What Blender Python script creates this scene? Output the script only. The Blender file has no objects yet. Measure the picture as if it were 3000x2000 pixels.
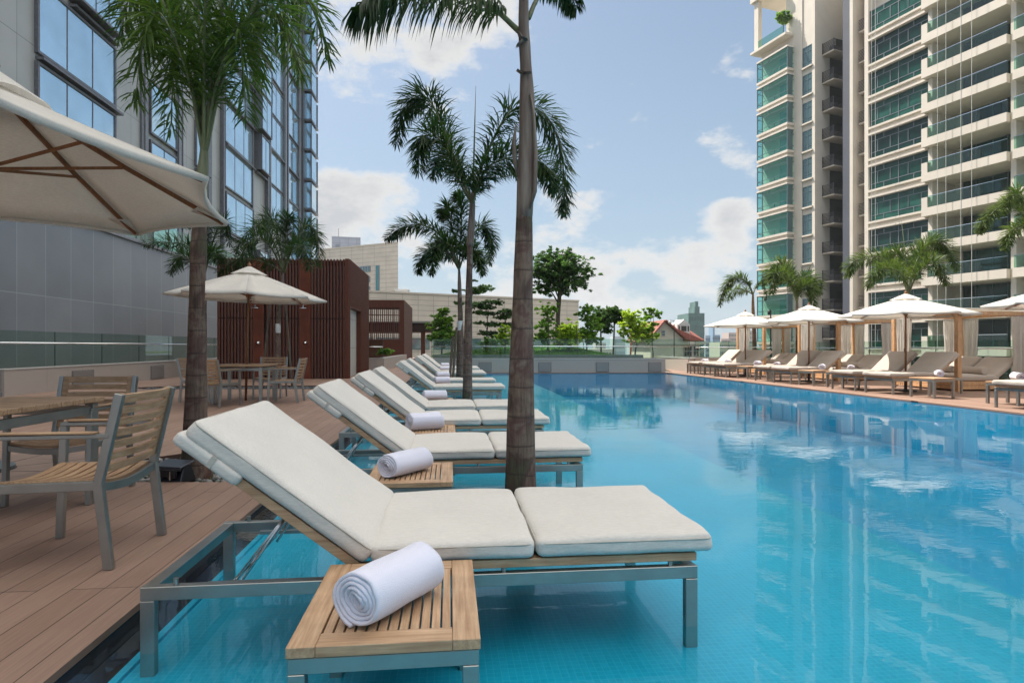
import bpy, bmesh, math, random
from mathutils import Vector, Matrix, noise
R = math.radians
F, CX, CY, H = 1750.0, 1500.0, 1014.5, 1.1      # focal length and principal point in photo pixels, eye height over the deck
TH = R(5.97)                                     # heading of the pool's long side
D1 = Vector((-math.sin(TH), math.cos(TH), 0)); D2 = Vector((math.cos(TH), math.sin(TH), 0))
scene = bpy.context.scene
col = scene.collection

# ---------------------------------------------------------------- camera
cam_d = bpy.data.cameras.new('camera'); cam = bpy.data.objects.new('camera', cam_d); col.objects.link(cam)
cam_d.sensor_width = 36; cam_d.lens = 36 * F / 3000; cam_d.shift_y = (CY - 1000) / 3000
cam_d.clip_start = 0.05; cam_d.clip_end = 5000
cam.location = (0, 0, H); cam.rotation_euler = (R(90), 0, 0)
scene.camera = cam

# ---------------------------------------------------------------- light
SUN_EL, SUN_AZ = R(57), R(52)                    # azimuth measured to the left of +Y
sv = Vector((-math.sin(SUN_AZ) * math.cos(SUN_EL), math.cos(SUN_AZ) * math.cos(SUN_EL), math.sin(SUN_EL)))
sd = bpy.data.lights.new('sun', 'SUN'); sd.energy = 4.9; sd.angle = R(0.6); sd.color = (1, 0.93, 0.84)
so = bpy.data.objects.new('sun', sd); col.objects.link(so)
so.rotation_euler = (-sv).to_track_quat('-Z', 'Y').to_euler()
scene.view_settings.view_transform = 'Standard'; scene.view_settings.look = 'None'
scene.view_settings.exposure = 0.70; scene.view_settings.gamma = 1
scene.cycles.max_bounces = 7; scene.cycles.transparent_max_bounces = 16
scene.cycles.caustics_reflective = False; scene.cycles.caustics_refractive = False

def N(nt, t, **kw):
    n = nt.nodes.new(t)
    for k, v in kw.items():
        if k.startswith('i_'):
            n.inputs[int(k[2:]) if k[2:].isdigit() else k[2:].replace('_', ' ')].default_value = v
        else: setattr(n, k, v)
    return n
def lk(nt, a, b): nt.links.new(a, b)

def build_world():
    w = bpy.data.worlds.new('World'); scene.world = w; w.use_nodes = True
    nt = w.node_tree; nt.nodes.clear()
    out = N(nt, 'ShaderNodeOutputWorld'); bg = N(nt, 'ShaderNodeBackground')
    sky = N(nt, 'ShaderNodeTexSky'); sky.sky_type = 'NISHITA'; sky.sun_disc = False
    sky.sun_elevation = SUN_EL; sky.sun_rotation = -SUN_AZ; sky.altitude = 50
    sky.air_density = 1.0; sky.dust_density = 2.2; sky.ozone_density = 1.5
    tc = N(nt, 'ShaderNodeTexCoord')
    sep = N(nt, 'ShaderNodeSeparateXYZ'); lk(nt, tc.outputs['Generated'], sep.inputs[0])
    def math_(op, a, b=None, c=None, clamp=False):
        m = N(nt, 'ShaderNodeMath'); m.operation = op; m.use_clamp = clamp
        for i, x in enumerate((a, b, c)):
            if x is None: continue
            if isinstance(x, (int, float)): m.inputs[i].default_value = x
            else: lk(nt, x, m.inputs[i])
        return m.outputs[0]
    mp = N(nt, 'ShaderNodeMapping'); mp.inputs['Scale'].default_value = (1, 1, 1.9); mp.inputs['Location'].default_value = (2.3, 0.7, 1.1)
    lk(nt, tc.outputs['Generated'], mp.inputs['Vector'])
    n1 = N(nt, 'ShaderNodeTexNoise'); n1.inputs['Scale'].default_value = 5.2; n1.inputs['Detail'].default_value = 9; n1.inputs['Roughness'].default_value = 0.6
    lk(nt, mp.outputs[0], n1.inputs['Vector'])
    n2 = N(nt, 'ShaderNodeTexNoise'); n2.inputs['Scale'].default_value = 12; n2.inputs['Detail'].default_value = 8; n2.inputs['Roughness'].default_value = 0.62
    lk(nt, mp.outputs[0], n2.inputs['Vector'])
    cov = math_('MULTIPLY_ADD', n1.outputs[0], 0.72, 0.0)
    cov = math_('MULTIPLY_ADD', n2.outputs[0], 0.28, cov)
    # named cloud banks: direction given as heading (photo x) and height (photo y)
    banks = [(1230, 140, 0.28, 0.15), (1480, 60, 0.22, 0.12), (990, 610, 0.20, 0.25), (1230, 760, 0.24, 0.15), (1680, 590, 0.13, 0.15),
             (1760, 710, 0.13, 0.08), (2040, 740, 0.18, 0.19), (2130, 625, 0.08, 0.20), (1890, 860, 0.22, 0.13), (1540, 900, 0.22, 0.12), (1935, 585, 0.045, 0.15),
             (700, 700, 0.3, 0.12)]
    for px, py, r, a in banks:
        d = Vector(((px - CX) / F, 1, (CY - py) / F)).normalized()
        vm = N(nt, 'ShaderNodeVectorMath'); vm.operation = 'SUBTRACT'; vm.inputs[1].default_value = d; lk(nt, tc.outputs['Generated'], vm.inputs[0])
        vs = N(nt, 'ShaderNodeVectorMath'); vs.operation = 'MULTIPLY'; vs.inputs[1].default_value = (1, 1, 1.9); lk(nt, vm.outputs[0], vs.inputs[0])
        ln = N(nt, 'ShaderNodeVectorMath'); ln.operation = 'LENGTH'; lk(nt, vs.outputs[0], ln.inputs[0])
        mr = N(nt, 'ShaderNodeMapRange'); mr.interpolation_type = 'SMOOTHSTEP'
        mr.inputs['From Min'].default_value = 0; mr.inputs['From Max'].default_value = r
        mr.inputs['To Min'].default_value = a; mr.inputs['To Max'].default_value = 0
        lk(nt, ln.outputs['Value'], mr.inputs['Value'])
        cov = math_('ADD', cov, mr.outputs[0])
    mask = N(nt, 'ShaderNodeMapRange'); mask.interpolation_type = 'SMOOTHSTEP'
    mask.inputs['From Min'].default_value = 0.585; mask.inputs['From Max'].default_value = 0.70
    lk(nt, cov, mask.inputs['Value'])
    # cloud body: bright rims, grey cores
    body = N(nt, 'ShaderNodeMapRange'); body.inputs['From Min'].default_value = 0.62; body.inputs['From Max'].default_value = 0.80
    body.inputs['To Min'].default_value = 1.0; body.inputs['To Max'].default_value = 0.0; lk(nt, cov, body.inputs['Value'])
    cr = N(nt, 'ShaderNodeMix'); cr.data_type = 'RGBA'
    cr.inputs['A'].default_value = (0.375, 0.385, 0.405, 1); cr.inputs['B'].default_value = (0.56, 0.555, 0.54, 1)
    lk(nt, body.outputs[0], cr.inputs['Factor'])
    sc = N(nt, 'ShaderNodeMix'); sc.data_type = 'RGBA'; sc.blend_type = 'MULTIPLY'; sc.inputs['Factor'].default_value = 1
    lk(nt, sky.outputs[0], sc.inputs['A']); sc.inputs['B'].default_value = (SKYK, SKYK, SKYK, 1)
    # thin high haze veil
    vl = N(nt, 'ShaderNodeMix'); vl.data_type = 'RGBA'; vl.inputs['B'].default_value = (0.285, 0.385, 0.465, 1)
    el = N(nt, 'ShaderNodeMapRange'); el.inputs['From Min'].default_value = 0.0; el.inputs['From Max'].default_value = 0.55
    el.inputs['To Min'].default_value = 0.72; el.inputs['To Max'].default_value = 0.26; lk(nt, sep.outputs[2], el.inputs['Value'])
    lk(nt, el.outputs[0], vl.inputs['Factor']); lk(nt, sc.outputs['Result'], vl.inputs['A'])
    mx = N(nt, 'ShaderNodeMix'); mx.data_type = 'RGBA'
    lk(nt, mask.outputs[0], mx.inputs['Factor']); lk(nt, vl.outputs['Result'], mx.inputs['A']); lk(nt, cr.outputs['Result'], mx.inputs['B'])
    # added brightness in the unseen sky overhead, to fill the shaded left side
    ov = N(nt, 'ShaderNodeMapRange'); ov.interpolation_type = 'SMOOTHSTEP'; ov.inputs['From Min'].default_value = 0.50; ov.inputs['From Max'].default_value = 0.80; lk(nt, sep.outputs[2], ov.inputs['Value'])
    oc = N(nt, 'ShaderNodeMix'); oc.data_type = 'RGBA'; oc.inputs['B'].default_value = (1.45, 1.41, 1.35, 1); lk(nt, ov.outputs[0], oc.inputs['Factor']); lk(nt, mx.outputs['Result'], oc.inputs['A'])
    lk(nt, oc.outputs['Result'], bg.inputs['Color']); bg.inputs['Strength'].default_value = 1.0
    lk(nt, bg.outputs[0], out.inputs[0])
SKYK = 0.09
build_world()

# ---------------------------------------------------------------- helpers
def at(px, py, Y):
    return Vector(((px - CX) / F * Y, Y, H - (py - CY) / F * Y))
def gnd(px, py, z=0.0):
    return at(px, py, F * (H - z) / (py - CY))
def UV(u, v, z=0.0):
    return D2 * u + D1 * v + Vector((0, 0, z))
def v_on_u(px, u):            # v where the line u = const is seen at photo column px
    k = (px - CX) / F
    Y = u / (k * D2.x + D2.y)
    return k * Y * D1.x + Y * D1.y

def tag(o, label=None, cat=None, group=None, kind=None):
    if label: o['label'] = label
    if cat: o['category'] = cat
    if group: o['group'] = group
    if kind: o['kind'] = kind
    return o
def thing(name, label, cat, loc=(0, 0, 0), rz=0.0, group=None):
    o = bpy.data.objects.new(name, None); col.objects.link(o); o.empty_display_size = 0.2
    o.location = loc; o.rotation_euler = (0, 0, rz)
    return tag(o, label, cat, group)
def copy_tree(o, parent=None):
    c = o.copy(); col.objects.link(c)
    if parent is not None: c.parent = parent
    for ch in list(o.children): copy_tree(ch, c)
    return c
def dup(root, loc, rz, label, group=None):
    kids = {}
    c = root.copy(); col.objects.link(c); c.location = loc; c.rotation_euler = (0, 0, rz); c['label'] = label
    if group: c['group'] = group
    for ch in list(root.children):
        d = ch.copy(); col.objects.link(d); d.parent = c
        for g in list(ch.children):
            e = g.copy(); col.objects.link(e); e.parent = d
    return c

class MB:
    def __init__(s): s.v = []; s.f = []; s.m = Matrix.Identity(4)
    def add(s, vs, fs):
        b = len(s.v); s.v += [s.m @ Vector(p) for p in vs]; s.f += [tuple(b + i for i in f) for f in fs]
    def box(s, a, b):
        x0, y0, z0 = a; x1, y1, z1 = b
        s.add([(x0, y0, z0), (x1, y0, z0), (x1, y1, z0), (x0, y1, z0), (x0, y0, z1), (x1, y0, z1), (x1, y1, z1), (x0, y1, z1)],
              [(3, 2, 1, 0), (4, 5, 6, 7), (0, 1, 5, 4), (1, 2, 6, 5), (2, 3, 7, 6), (3, 0, 4, 7)])
    def bar(s, p, q, w, h, up=(0, 0, 1)):
        p = Vector(p); q = Vector(q); d = (q - p).normalized(); up = Vector(up)
        x = d.cross(up)
        if x.length < 1e-4: x = d.cross(Vector((1, 0, 0)))
        x.normalize(); y = x.cross(d).normalized()
        vs = []
        for c in (p, q):
            for a, b in ((-1, -1), (1, -1), (1, 1), (-1, 1)): vs.append(c + x * (a * w / 2) + y * (b * h / 2))
        s.add(vs, [(3, 2, 1, 0), (4, 5, 6, 7), (0, 1, 5, 4), (1, 2, 6, 5), (2, 3, 7, 6), (3, 0, 4, 7)])
    def tube(s, pts, rad, n=8, caps=True):
        pts = [Vector(p) for p in pts]
        if not isinstance(rad, (list, tuple)): rad = [rad] * len(pts)
        t0 = (pts[1] - pts[0]).normalized(); ref = Vector((0, 0, 1)) if abs(t0.z) < 0.9 else Vector((1, 0, 0))
        x = t0.cross(ref).normalized(); vs = []
        for i, p in enumerate(pts):
            t = (pts[min(i + 1, len(pts) - 1)] - pts[max(i - 1, 0)]).normalized()
            x = (x - t * x.dot(t)).normalized(); y = t.cross(x)
            for k in range(n):
                a = 2 * math.pi * k / n; vs.append(p + (x * math.cos(a) + y * math.sin(a)) * rad[i])
        fs = []
        for i in range(len(pts) - 1):
            for k in range(n):
                a = i * n + k; b = i * n + (k + 1) % n; fs.append((a, b, b + n, a + n))
        if caps: fs.append(tuple(reversed(range(n)))); fs.append(tuple(range((len(pts) - 1) * n, len(pts) * n)))
        s.add(vs, fs)
    def lathe(s, prof, n=16, c=(0, 0, 0)):
        vs = []; fs = []
        for r, z in prof:
            for k in range(n):
                a = 2 * math.pi * k / n; vs.append((c[0] + r * math.cos(a), c[1] + r * math.sin(a), c[2] + z))
        for i in range(len(prof) - 1):
            for k in range(n):
                a = i * n + k; b = i * n + (k + 1) % n; fs.append((a, b, b + n, a + n))
        fs.append(tuple(reversed(range(n)))); fs.append(tuple(range((len(prof) - 1) * n, len(prof) * n)))
        s.add(vs, fs)
    def prism(s, poly, z0, z1):
        n = len(poly); vs = [(p[0], p[1], z0) for p in poly] + [(p[0], p[1], z1) for p in poly]
        fs = [tuple(reversed(range(n))), tuple(range(n, 2 * n))] + [(i, (i + 1) % n, (i + 1) % n + n, i + n) for i in range(n)]
        s.add(vs, fs)
    def rbox(s, cx, cy, cz, lx, ly, lz, r, puff=0.0, n=8, wr=0.0, seed=0):   # cushion: rounded box with a crowned top
        hx, hy, hz = lx / 2, ly / 2, lz / 2; r = min(r, hz * 0.98)
        bm = bmesh.new(); bmesh.ops.create_cube(bm, size=2)
        bmesh.ops.subdivide_edges(bm, edges=bm.edges[:], cuts=n * 2, use_grid_fill=True)
        def warp(t, h):
            t = max(-1, min(1, t)); k = (h - r * 1.4) / h
            return math.copysign(1 - (1 - abs(t)) ** 1.7 * 1.0, t) * h if h > 0.15 else t * h
        vs = []
        for v in bm.verts:
            p = Vector((warp(v.co.x, hx), warp(v.co.y, hy), v.co.z * hz))
            q = Vector((max(-hx + r, min(hx - r, p.x)), max(-hy + r, min(hy - r, p.y)), max(-hz + r, min(hz - r, p.z))))
            d = p - q
            if d.length > 1e-7: p = q + d.normalized() * r
            fx, fy = p.x / hx, p.y / hy
            if p.z > 0: p.z += puff * (1 - fx ** 4) * (1 - fy ** 4)
            if wr:
                e = max(abs(fx), abs(fy)) ** 4
                nz = noise.noise(Vector((p.x * 5 + seed, p.y * 5, p.z * 9)))
                p.z += wr * nz * (1 if p.z > 0 else 0.3); p.x += wr * 0.8 * e * noise.noise(Vector((p.y * 9, p.z * 20, seed)))
                p.y += wr * 0.8 * e * noise.noise(Vector((p.x * 9, p.z * 20, seed + 3)))
            vs.append(p + Vector((cx, cy, cz)))
        s.add(vs, [tuple(v.index for v in f.verts) for f in bm.faces]); bm.free()
    def build(s, name, mat, parent=None, bevel=0.0, smooth=False, loc=None):
        me = bpy.data.meshes.new(name)
        me.from_pydata([tuple(p) for p in s.v], [], s.f)
        if bevel:
            bm = bmesh.new(); bm.from_mesh(me)
            ed = [e for e in bm.edges if len(e.link_faces) == 2 and e.calc_face_angle(0) > R(35)]
            bmesh.ops.bevel(bm, geom=ed, offset=bevel, segments=1, affect='EDGES', clamp_overlap=True)
            bm.to_mesh(me); bm.free()
        if smooth: me.polygons.foreach_set('use_smooth', [True] * len(me.polygons))
        me.validate(); me.update(); me.materials.append(mat)
        o = bpy.data.objects.new(name, me); col.objects.link(o)
        if parent is not None: o.parent = parent
        if loc is not None: o.location = loc
        return o
def flat_poly(name, outer, holes, z, thick, mat):
    cu = bpy.data.curves.new(name, 'CURVE'); cu.dimensions = '2D'; cu.fill_mode = 'BOTH'; cu.extrude = thick / 2
    for ring in [outer] + holes:
        sp = cu.splines.new('POLY'); sp.points.add(len(ring) - 1); sp.use_cyclic_u = True
        for i, p in enumerate(ring): sp.points[i].co = (p[0], p[1], 0, 1)
    tmp = bpy.data.objects.new('t', cu); col.objects.link(tmp)
    dg = bpy.context.evaluated_depsgraph_get(); me = bpy.data.meshes.new_from_object(tmp.evaluated_get(dg))
    bpy.data.objects.remove(tmp); me.name = name
    for v in me.vertices: v.co.z += z - thick / 2
    me.materials.clear(); me.materials.append(mat)
    o = bpy.data.objects.new(name, me); col.objects.link(o); return o

# ---------------------------------------------------------------- materials
def mat_base(name):
    m = bpy.data.materials.new(name); m.use_nodes = True; nt = m.node_tree
    return m, nt, nt.nodes['Principled BSDF']
def simple(name, c, rough=0.6, metal=0.0, var=0.0, scale=8.0, bump=0.0, bscale=60.0, spec=0.5, stretch=(1, 1, 1), c2=None):
    m, nt, b = mat_base(name)
    b.inputs['Roughness'].default_value = rough; b.inputs['Metallic'].default_value = metal
    b.inputs['Specular IOR Level'].default_value = spec
    tc = N(nt, 'ShaderNodeTexCoord'); mp = N(nt, 'ShaderNodeMapping'); mp.inputs['Scale'].default_value = stretch
    lk(nt, tc.outputs['Object'], mp.inputs[0])
    if var or c2:
        n = N(nt, 'ShaderNodeTexNoise'); n.inputs['Scale'].default_value = scale; n.inputs['Detail'].default_value = 5
        lk(nt, mp.outputs[0], n.inputs['Vector'])
        mx = N(nt, 'ShaderNodeMix'); mx.data_type = 'RGBA'
        cc = c2 or tuple(x * (1 - var) for x in c)
        mx.inputs['A'].default_value = (*cc, 1); mx.inputs['B'].default_value = (*[x * (1 + var * 0.6) for x in c], 1)
        mr = N(nt, 'ShaderNodeMapRange'); mr.inputs['From Min'].default_value = 0.32; mr.inputs['From Max'].default_value = 0.68
        lk(nt, n.outputs[0], mr.inputs['Value']); lk(nt, mr.outputs[0], mx.inputs['Factor'])
        lk(nt, mx.outputs['Result'], b.inputs['Base Color'])
    else: b.inputs['Base Color'].default_value = (*c, 1)
    if bump:
        n = N(nt, 'ShaderNodeTexNoise'); n.inputs['Scale'].default_value = bscale; n.inputs['Detail'].default_value = 4
        lk(nt, mp.outputs[0], n.inputs['Vector'])
        bp = N(nt, 'ShaderNodeBump'); bp.inputs['Strength'].default_value = bump; bp.inputs['Distance'].default_value = 0.01
        lk(nt, n.outputs[0], bp.inputs['Height']); lk(nt, bp.outputs[0], b.inputs['Normal'])
    return m

M = {}
def schlick(nt, f0, normal=None, top=1.0):
    g = N(nt, 'ShaderNodeNewGeometry'); d = N(nt, 'ShaderNodeVectorMath'); d.operation = 'DOT_PRODUCT'; lk(nt, g.outputs['Incoming'], d.inputs[0]); lk(nt, normal or g.outputs['Normal'], d.inputs[1])
    def m_(op, a, b=None):
        m = N(nt, 'ShaderNodeMath'); m.operation = op
        for i, x in enumerate((a, b)):
            if x is None: continue
            if isinstance(x, float): m.inputs[i].default_value = x
            else: lk(nt, x, m.inputs[i])
        return m.outputs[0]
    c = m_('ABSOLUTE', d.outputs['Value']); p = m_('POWER', m_('SUBTRACT', 1.0, c), 5.0); r = N(nt, 'ShaderNodeMath'); r.operation = 'MULTIPLY_ADD'; r.use_clamp = True
    lk(nt, p, r.inputs[0]); r.inputs[1].default_value = top - f0; r.inputs[2].default_value = f0; return r.outputs[0]
def wood(name, c1, c2, axis=0, rough=0.55):
    m, nt, b = mat_base(name); tc = N(nt, 'ShaderNodeTexCoord'); mp = N(nt, 'ShaderNodeMapping')
    s = [70, 70, 70]; s[axis] = 3.5; mp.inputs['Scale'].default_value = s
    gi = N(nt, 'ShaderNodeObjectInfo'); lk(nt, tc.outputs['Object'], mp.inputs[0])
    n = N(nt, 'ShaderNodeTexNoise'); n.inputs['Scale'].default_value = 1; n.inputs['Detail'].default_value = 6; n.inputs['Roughness'].default_value = 0.65
    lk(nt, mp.outputs[0], n.inputs['Vector'])
    n2 = N(nt, 'ShaderNodeTexNoise'); n2.inputs['Scale'].default_value = 9; n2.inputs['Detail'].default_value = 3; lk(nt, tc.outputs['Object'], n2.inputs['Vector'])
    mr = N(nt, 'ShaderNodeMapRange'); mr.inputs['From Min'].default_value = 0.33; mr.inputs['From Max'].default_value = 0.67; lk(nt, n.outputs[0], mr.inputs['Value'])
    mx = N(nt, 'ShaderNodeMix'); mx.data_type = 'RGBA'; mx.inputs['A'].default_value = (*c1, 1); mx.inputs['B'].default_value = (*c2, 1)
    lk(nt, mr.outputs[0], mx.inputs['Factor'])
    m2 = N(nt, 'ShaderNodeMix'); m2.data_type = 'RGBA'; m2.blend_type = 'MULTIPLY'; m2.inputs['Factor'].default_value = 0.45
    lk(nt, mx.outputs['Result'], m2.inputs['A']); lk(nt, n2.outputs['Fac'], m2.inputs['B'])
    hs = N(nt, 'ShaderNodeHueSaturation'); lk(nt, m2.outputs['Result'], hs.inputs['Color']); hs.inputs['Value'].default_value = 1.3
    lk(nt, hs.outputs[0], b.inputs['Base Color']); b.inputs['Roughness'].default_value = rough
    bp = N(nt, 'ShaderNodeBump'); bp.inputs['Strength'].default_value = 0.15; bp.inputs['Distance'].default_value = 0.003
    lk(nt, n.outputs[0], bp.inputs['Height']); lk(nt, bp.outputs[0], b.inputs['Normal'])
    return m
M['teak_x'] = wood('teak_x', (0.34, 0.195, 0.105), (0.55, 0.37, 0.225), 0)
M['teak_y'] = wood('teak_y', (0.34, 0.195, 0.105), (0.55, 0.37, 0.225), 1)
M['teak_warm'] = wood('teak_warm', (0.36, 0.20, 0.10), (0.52, 0.34, 0.19), 0)
M['teak_pole'] = wood('teak_pole', (0.19, 0.075, 0.028), (0.28, 0.12, 0.05), 2)
M['cabana_wood'] = wood('cabana_wood', (0.50, 0.27, 0.13), (0.68, 0.42, 0.23), 2)
def steel():
    m, nt, b = mat_base('brushed_steel'); b.inputs['Metallic'].default_value = 0.85
    tc = N(nt, 'ShaderNodeTexCoord'); mp = N(nt, 'ShaderNodeMapping'); mp.inputs['Scale'].default_value = (3, 60, 90); lk(nt, tc.outputs['Object'], mp.inputs[0])
    n = N(nt, 'ShaderNodeTexNoise'); n.inputs['Scale'].default_value = 2; n.inputs['Detail'].default_value = 5; lk(nt, mp.outputs[0], n.inputs['Vector'])
    n2 = N(nt, 'ShaderNodeTexNoise'); n2.inputs['Scale'].default_value = 7; n2.inputs['Detail'].default_value = 5; lk(nt, tc.outputs['Object'], n2.inputs['Vector'])
    mx = N(nt, 'ShaderNodeMix'); mx.data_type = 'RGBA'; mx.inputs['A'].default_value = (0.26, 0.26, 0.245, 1); mx.inputs['B'].default_value = (0.44, 0.44, 0.42, 1)
    lk(nt, n2.outputs[0], mx.inputs['Factor']); lk(nt, mx.outputs['Result'], b.inputs['Base Color'])
    mr = N(nt, 'ShaderNodeMapRange'); mr.inputs['To Min'].default_value = 0.24; mr.inputs['To Max'].default_value = 0.48; lk(nt, n.outputs[0], mr.inputs['Value'])
    lk(nt, mr.outputs[0], b.inputs['Roughness']); return m
M['steel'] = steel()
def fabric(name, c, weave=420, transl=0.0, bump=0.3):
    m, nt, b = mat_base(name); tc = N(nt, 'ShaderNodeTexCoord')
    mpw = N(nt, 'ShaderNodeMapping'); mpw.inputs['Scale'].default_value = (.12, 1, .9); lk(nt, tc.outputs['Object'], mpw.inputs[0])
    w = N(nt, 'ShaderNodeTexNoise'); w.inputs['Scale'].default_value = weave * .6; w.inputs['Detail'].default_value = 3; w.inputs['Roughness'].default_value = .75; lk(nt, mpw.outputs[0], w.inputs['Vector'])
    n = N(nt, 'ShaderNodeTexNoise'); n.inputs['Scale'].default_value = 4; n.inputs['Detail'].default_value = 2; lk(nt, tc.outputs['Object'], n.inputs['Vector'])
    ad = N(nt, 'ShaderNodeMath'); ad.operation = 'MULTIPLY_ADD'; ad.inputs[1].default_value = .28; lk(nt, n.outputs[0], ad.inputs[0]); lk(nt, w.outputs[0], ad.inputs[2])
    mr = N(nt, 'ShaderNodeMapRange'); mr.inputs['From Min'].default_value = 0.38; mr.inputs['From Max'].default_value = 0.90; lk(nt, ad.outputs[0], mr.inputs['Value'])
    mx = N(nt, 'ShaderNodeMix'); mx.data_type = 'RGBA'; mx.inputs['A'].default_value = (*[x * 0.82 for x in c], 1); mx.inputs['B'].default_value = (*[min(1, x * 1.07) for x in c], 1)
    lk(nt, mr.outputs[0], mx.inputs['Factor']); lk(nt, mx.outputs['Result'], b.inputs['Base Color'])
    b.inputs['Roughness'].default_value = 0.9; b.inputs['Specular IOR Level'].default_value = 0.15; b.inputs['Sheen Weight'].default_value = 0.15
    bp = N(nt, 'ShaderNodeBump'); bp.inputs['Strength'].default_value = bump; bp.inputs['Distance'].default_value = 0.002
    lk(nt, w.outputs[0], bp.inputs['Height'])
    n3 = N(nt, 'ShaderNodeTexNoise'); n3.inputs['Scale'].default_value = 9; n3.inputs['Detail'].default_value = 3; n3.inputs['Distortion'].default_value = 1.2; lk(nt, tc.outputs['Object'], n3.inputs['Vector'])
    b2 = N(nt, 'ShaderNodeBump'); b2.inputs['Strength'].default_value = .35; b2.inputs['Distance'].default_value = .012; lk(nt, n3.outputs[0], b2.inputs['Height']); lk(nt, bp.outputs[0], b2.inputs['Normal']); lk(nt, b2.outputs[0], b.inputs['Normal'])
    if transl:
        out = nt.nodes['Material Output']; tr = N(nt, 'ShaderNodeBsdfTranslucent'); lk(nt, mx.outputs['Result'], tr.inputs['Color'])
        ms = N(nt, 'ShaderNodeMixShader'); ms.inputs[0].default_value = transl; lk(nt, b.outputs[0], ms.inputs[1]); lk(nt, tr.outputs[0], ms.inputs[2]); lk(nt, ms.outputs[0], out.inputs[0])
    return m
M['cushion'] = fabric('cushion_fabric', (0.67, 0.64, 0.59))
M['cushion_taupe'] = fabric('taupe_fabric', (0.52, 0.45, 0.39))
M['piping'] = fabric('piping_fabric', (0.50, 0.475, 0.42))
M['canvas'] = fabric('parasol_canvas', (0.86, 0.83, 0.77), 300, 0.36)
M['curtain'] = fabric('curtain_fabric', (0.96, 0.92, 0.88), 200, 0.62)
def towel():
    m, nt, b = mat_base('terry_towel'); tc = N(nt, 'ShaderNodeTexCoord')
    w = N(nt, 'ShaderNodeTexNoise'); w.inputs['Scale'].default_value = 420; w.inputs['Detail'].default_value = 4; lk(nt, tc.outputs['Object'], w.inputs['Vector'])
    b.inputs['Base Color'].default_value = (0.78, 0.78, 0.90, 1); b.inputs['Roughness'].default_value = 0.95; b.inputs['Sheen Weight'].default_value = 0.5
    b.inputs['Specular IOR Level'].default_value = 0.1
    bp = N(nt, 'ShaderNodeBump'); bp.inputs['Strength'].default_value = 0.7; bp.inputs['Distance'].default_value = 0.0035
    lk(nt, w.outputs[0], bp.inputs['Height']); lk(nt, bp.outputs[0], b.inputs['Normal']); return m
M['towel'] = towel()
M['pole_dark'] = simple('dark_metal', (0.03, 0.03, 0.035), 0.4)
M['dark_glossy'] = simple('black_paint', (0.012, 0.012, 0.016), 0.3, var=0.3)
M['chrome'] = simple('chrome', (0.75, 0.75, 0.75), 0.12, 1.0)
M['granite'] = simple('granite', (0.46, 0.405, 0.36), 0.55, var=0.35, scale=70, bump=0.05, bscale=120)
M['granite_top'] = simple('granite_cap', (0.46, 0.43, 0.40), 0.35, var=0.2, scale=60)
M['panel_grey'] = simple('access_panel', (0.22, 0.21, 0.20), 0.5, 0.3, var=0.15, scale=4)
M['leaf_palm'] = None
def foliage(name, c, c2, tr=0.35, scale=1.5):
    m, nt, b = mat_base(name); tc = N(nt, 'ShaderNodeTexCoord'); out = nt.nodes['Material Output']
    n = N(nt, 'ShaderNodeTexNoise'); n.inputs['Scale'].default_value = scale; n.inputs['Detail'].default_value = 6; lk(nt, tc.outputs['Object'], n.inputs['Vector'])
    mr = N(nt, 'ShaderNodeMapRange'); mr.inputs['From Min'].default_value = 0.35; mr.inputs['From Max'].default_value = 0.65; lk(nt, n.outputs[0], mr.inputs['Value'])
    mx = N(nt, 'ShaderNodeMix'); mx.data_type = 'RGBA'; mx.inputs['A'].default_value = (*c, 1); mx.inputs['B'].default_value = (*c2, 1)
    lk(nt, mr.outputs[0], mx.inputs['Factor']); lk(nt, mx.outputs['Result'], b.inputs['Base Color'])
    b.inputs['Roughness'].default_value = 0.45; b.inputs['Specular IOR Level'].default_value = 0.4
    t = N(nt, 'ShaderNodeBsdfTranslucent'); hs = N(nt, 'ShaderNodeHueSaturation'); hs.inputs['Value'].default_value = 1.6; hs.inputs['Saturation'].default_value = 1.1
    lk(nt, mx.outputs['Result'], hs.inputs['Color']); lk(nt, hs.outputs[0], t.inputs['Color'])
    ms = N(nt, 'ShaderNodeMixShader'); ms.inputs[0].default_value = tr; lk(nt, b.outputs[0], ms.inputs[1]); lk(nt, t.outputs[0], ms.inputs[2]); lk(nt, ms.outputs[0], out.inputs[0])
    return m
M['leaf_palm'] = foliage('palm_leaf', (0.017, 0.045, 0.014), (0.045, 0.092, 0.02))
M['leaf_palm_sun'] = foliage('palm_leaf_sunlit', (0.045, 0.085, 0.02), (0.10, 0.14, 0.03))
M['leaf_dark'] = foliage('leaf_dark', (0.04, 0.095, 0.028), (0.10, 0.18, 0.045))
M['leaf_mid'] = foliage('leaf_mid', (0.09, 0.21, 0.025), (0.22, 0.36, 0.055))
M['leaf_bright'] = foliage('leaf_bright', (0.26, 0.40, 0.035), (0.48, 0.58, 0.09))
M['bark'] = simple('bark', (0.10, 0.08, 0.06), 0.9, var=0.4, scale=6, bump=0.4, bscale=20, stretch=(4, 4, 1))
M['rachis'] = simple('frond_stem', (0.12, 0.14, 0.06), 0.5, var=0.3)
M['rachis_dead'] = simple('stem_brown', (0.22, 0.13, 0.07), 0.7, var=0.3)
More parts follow.
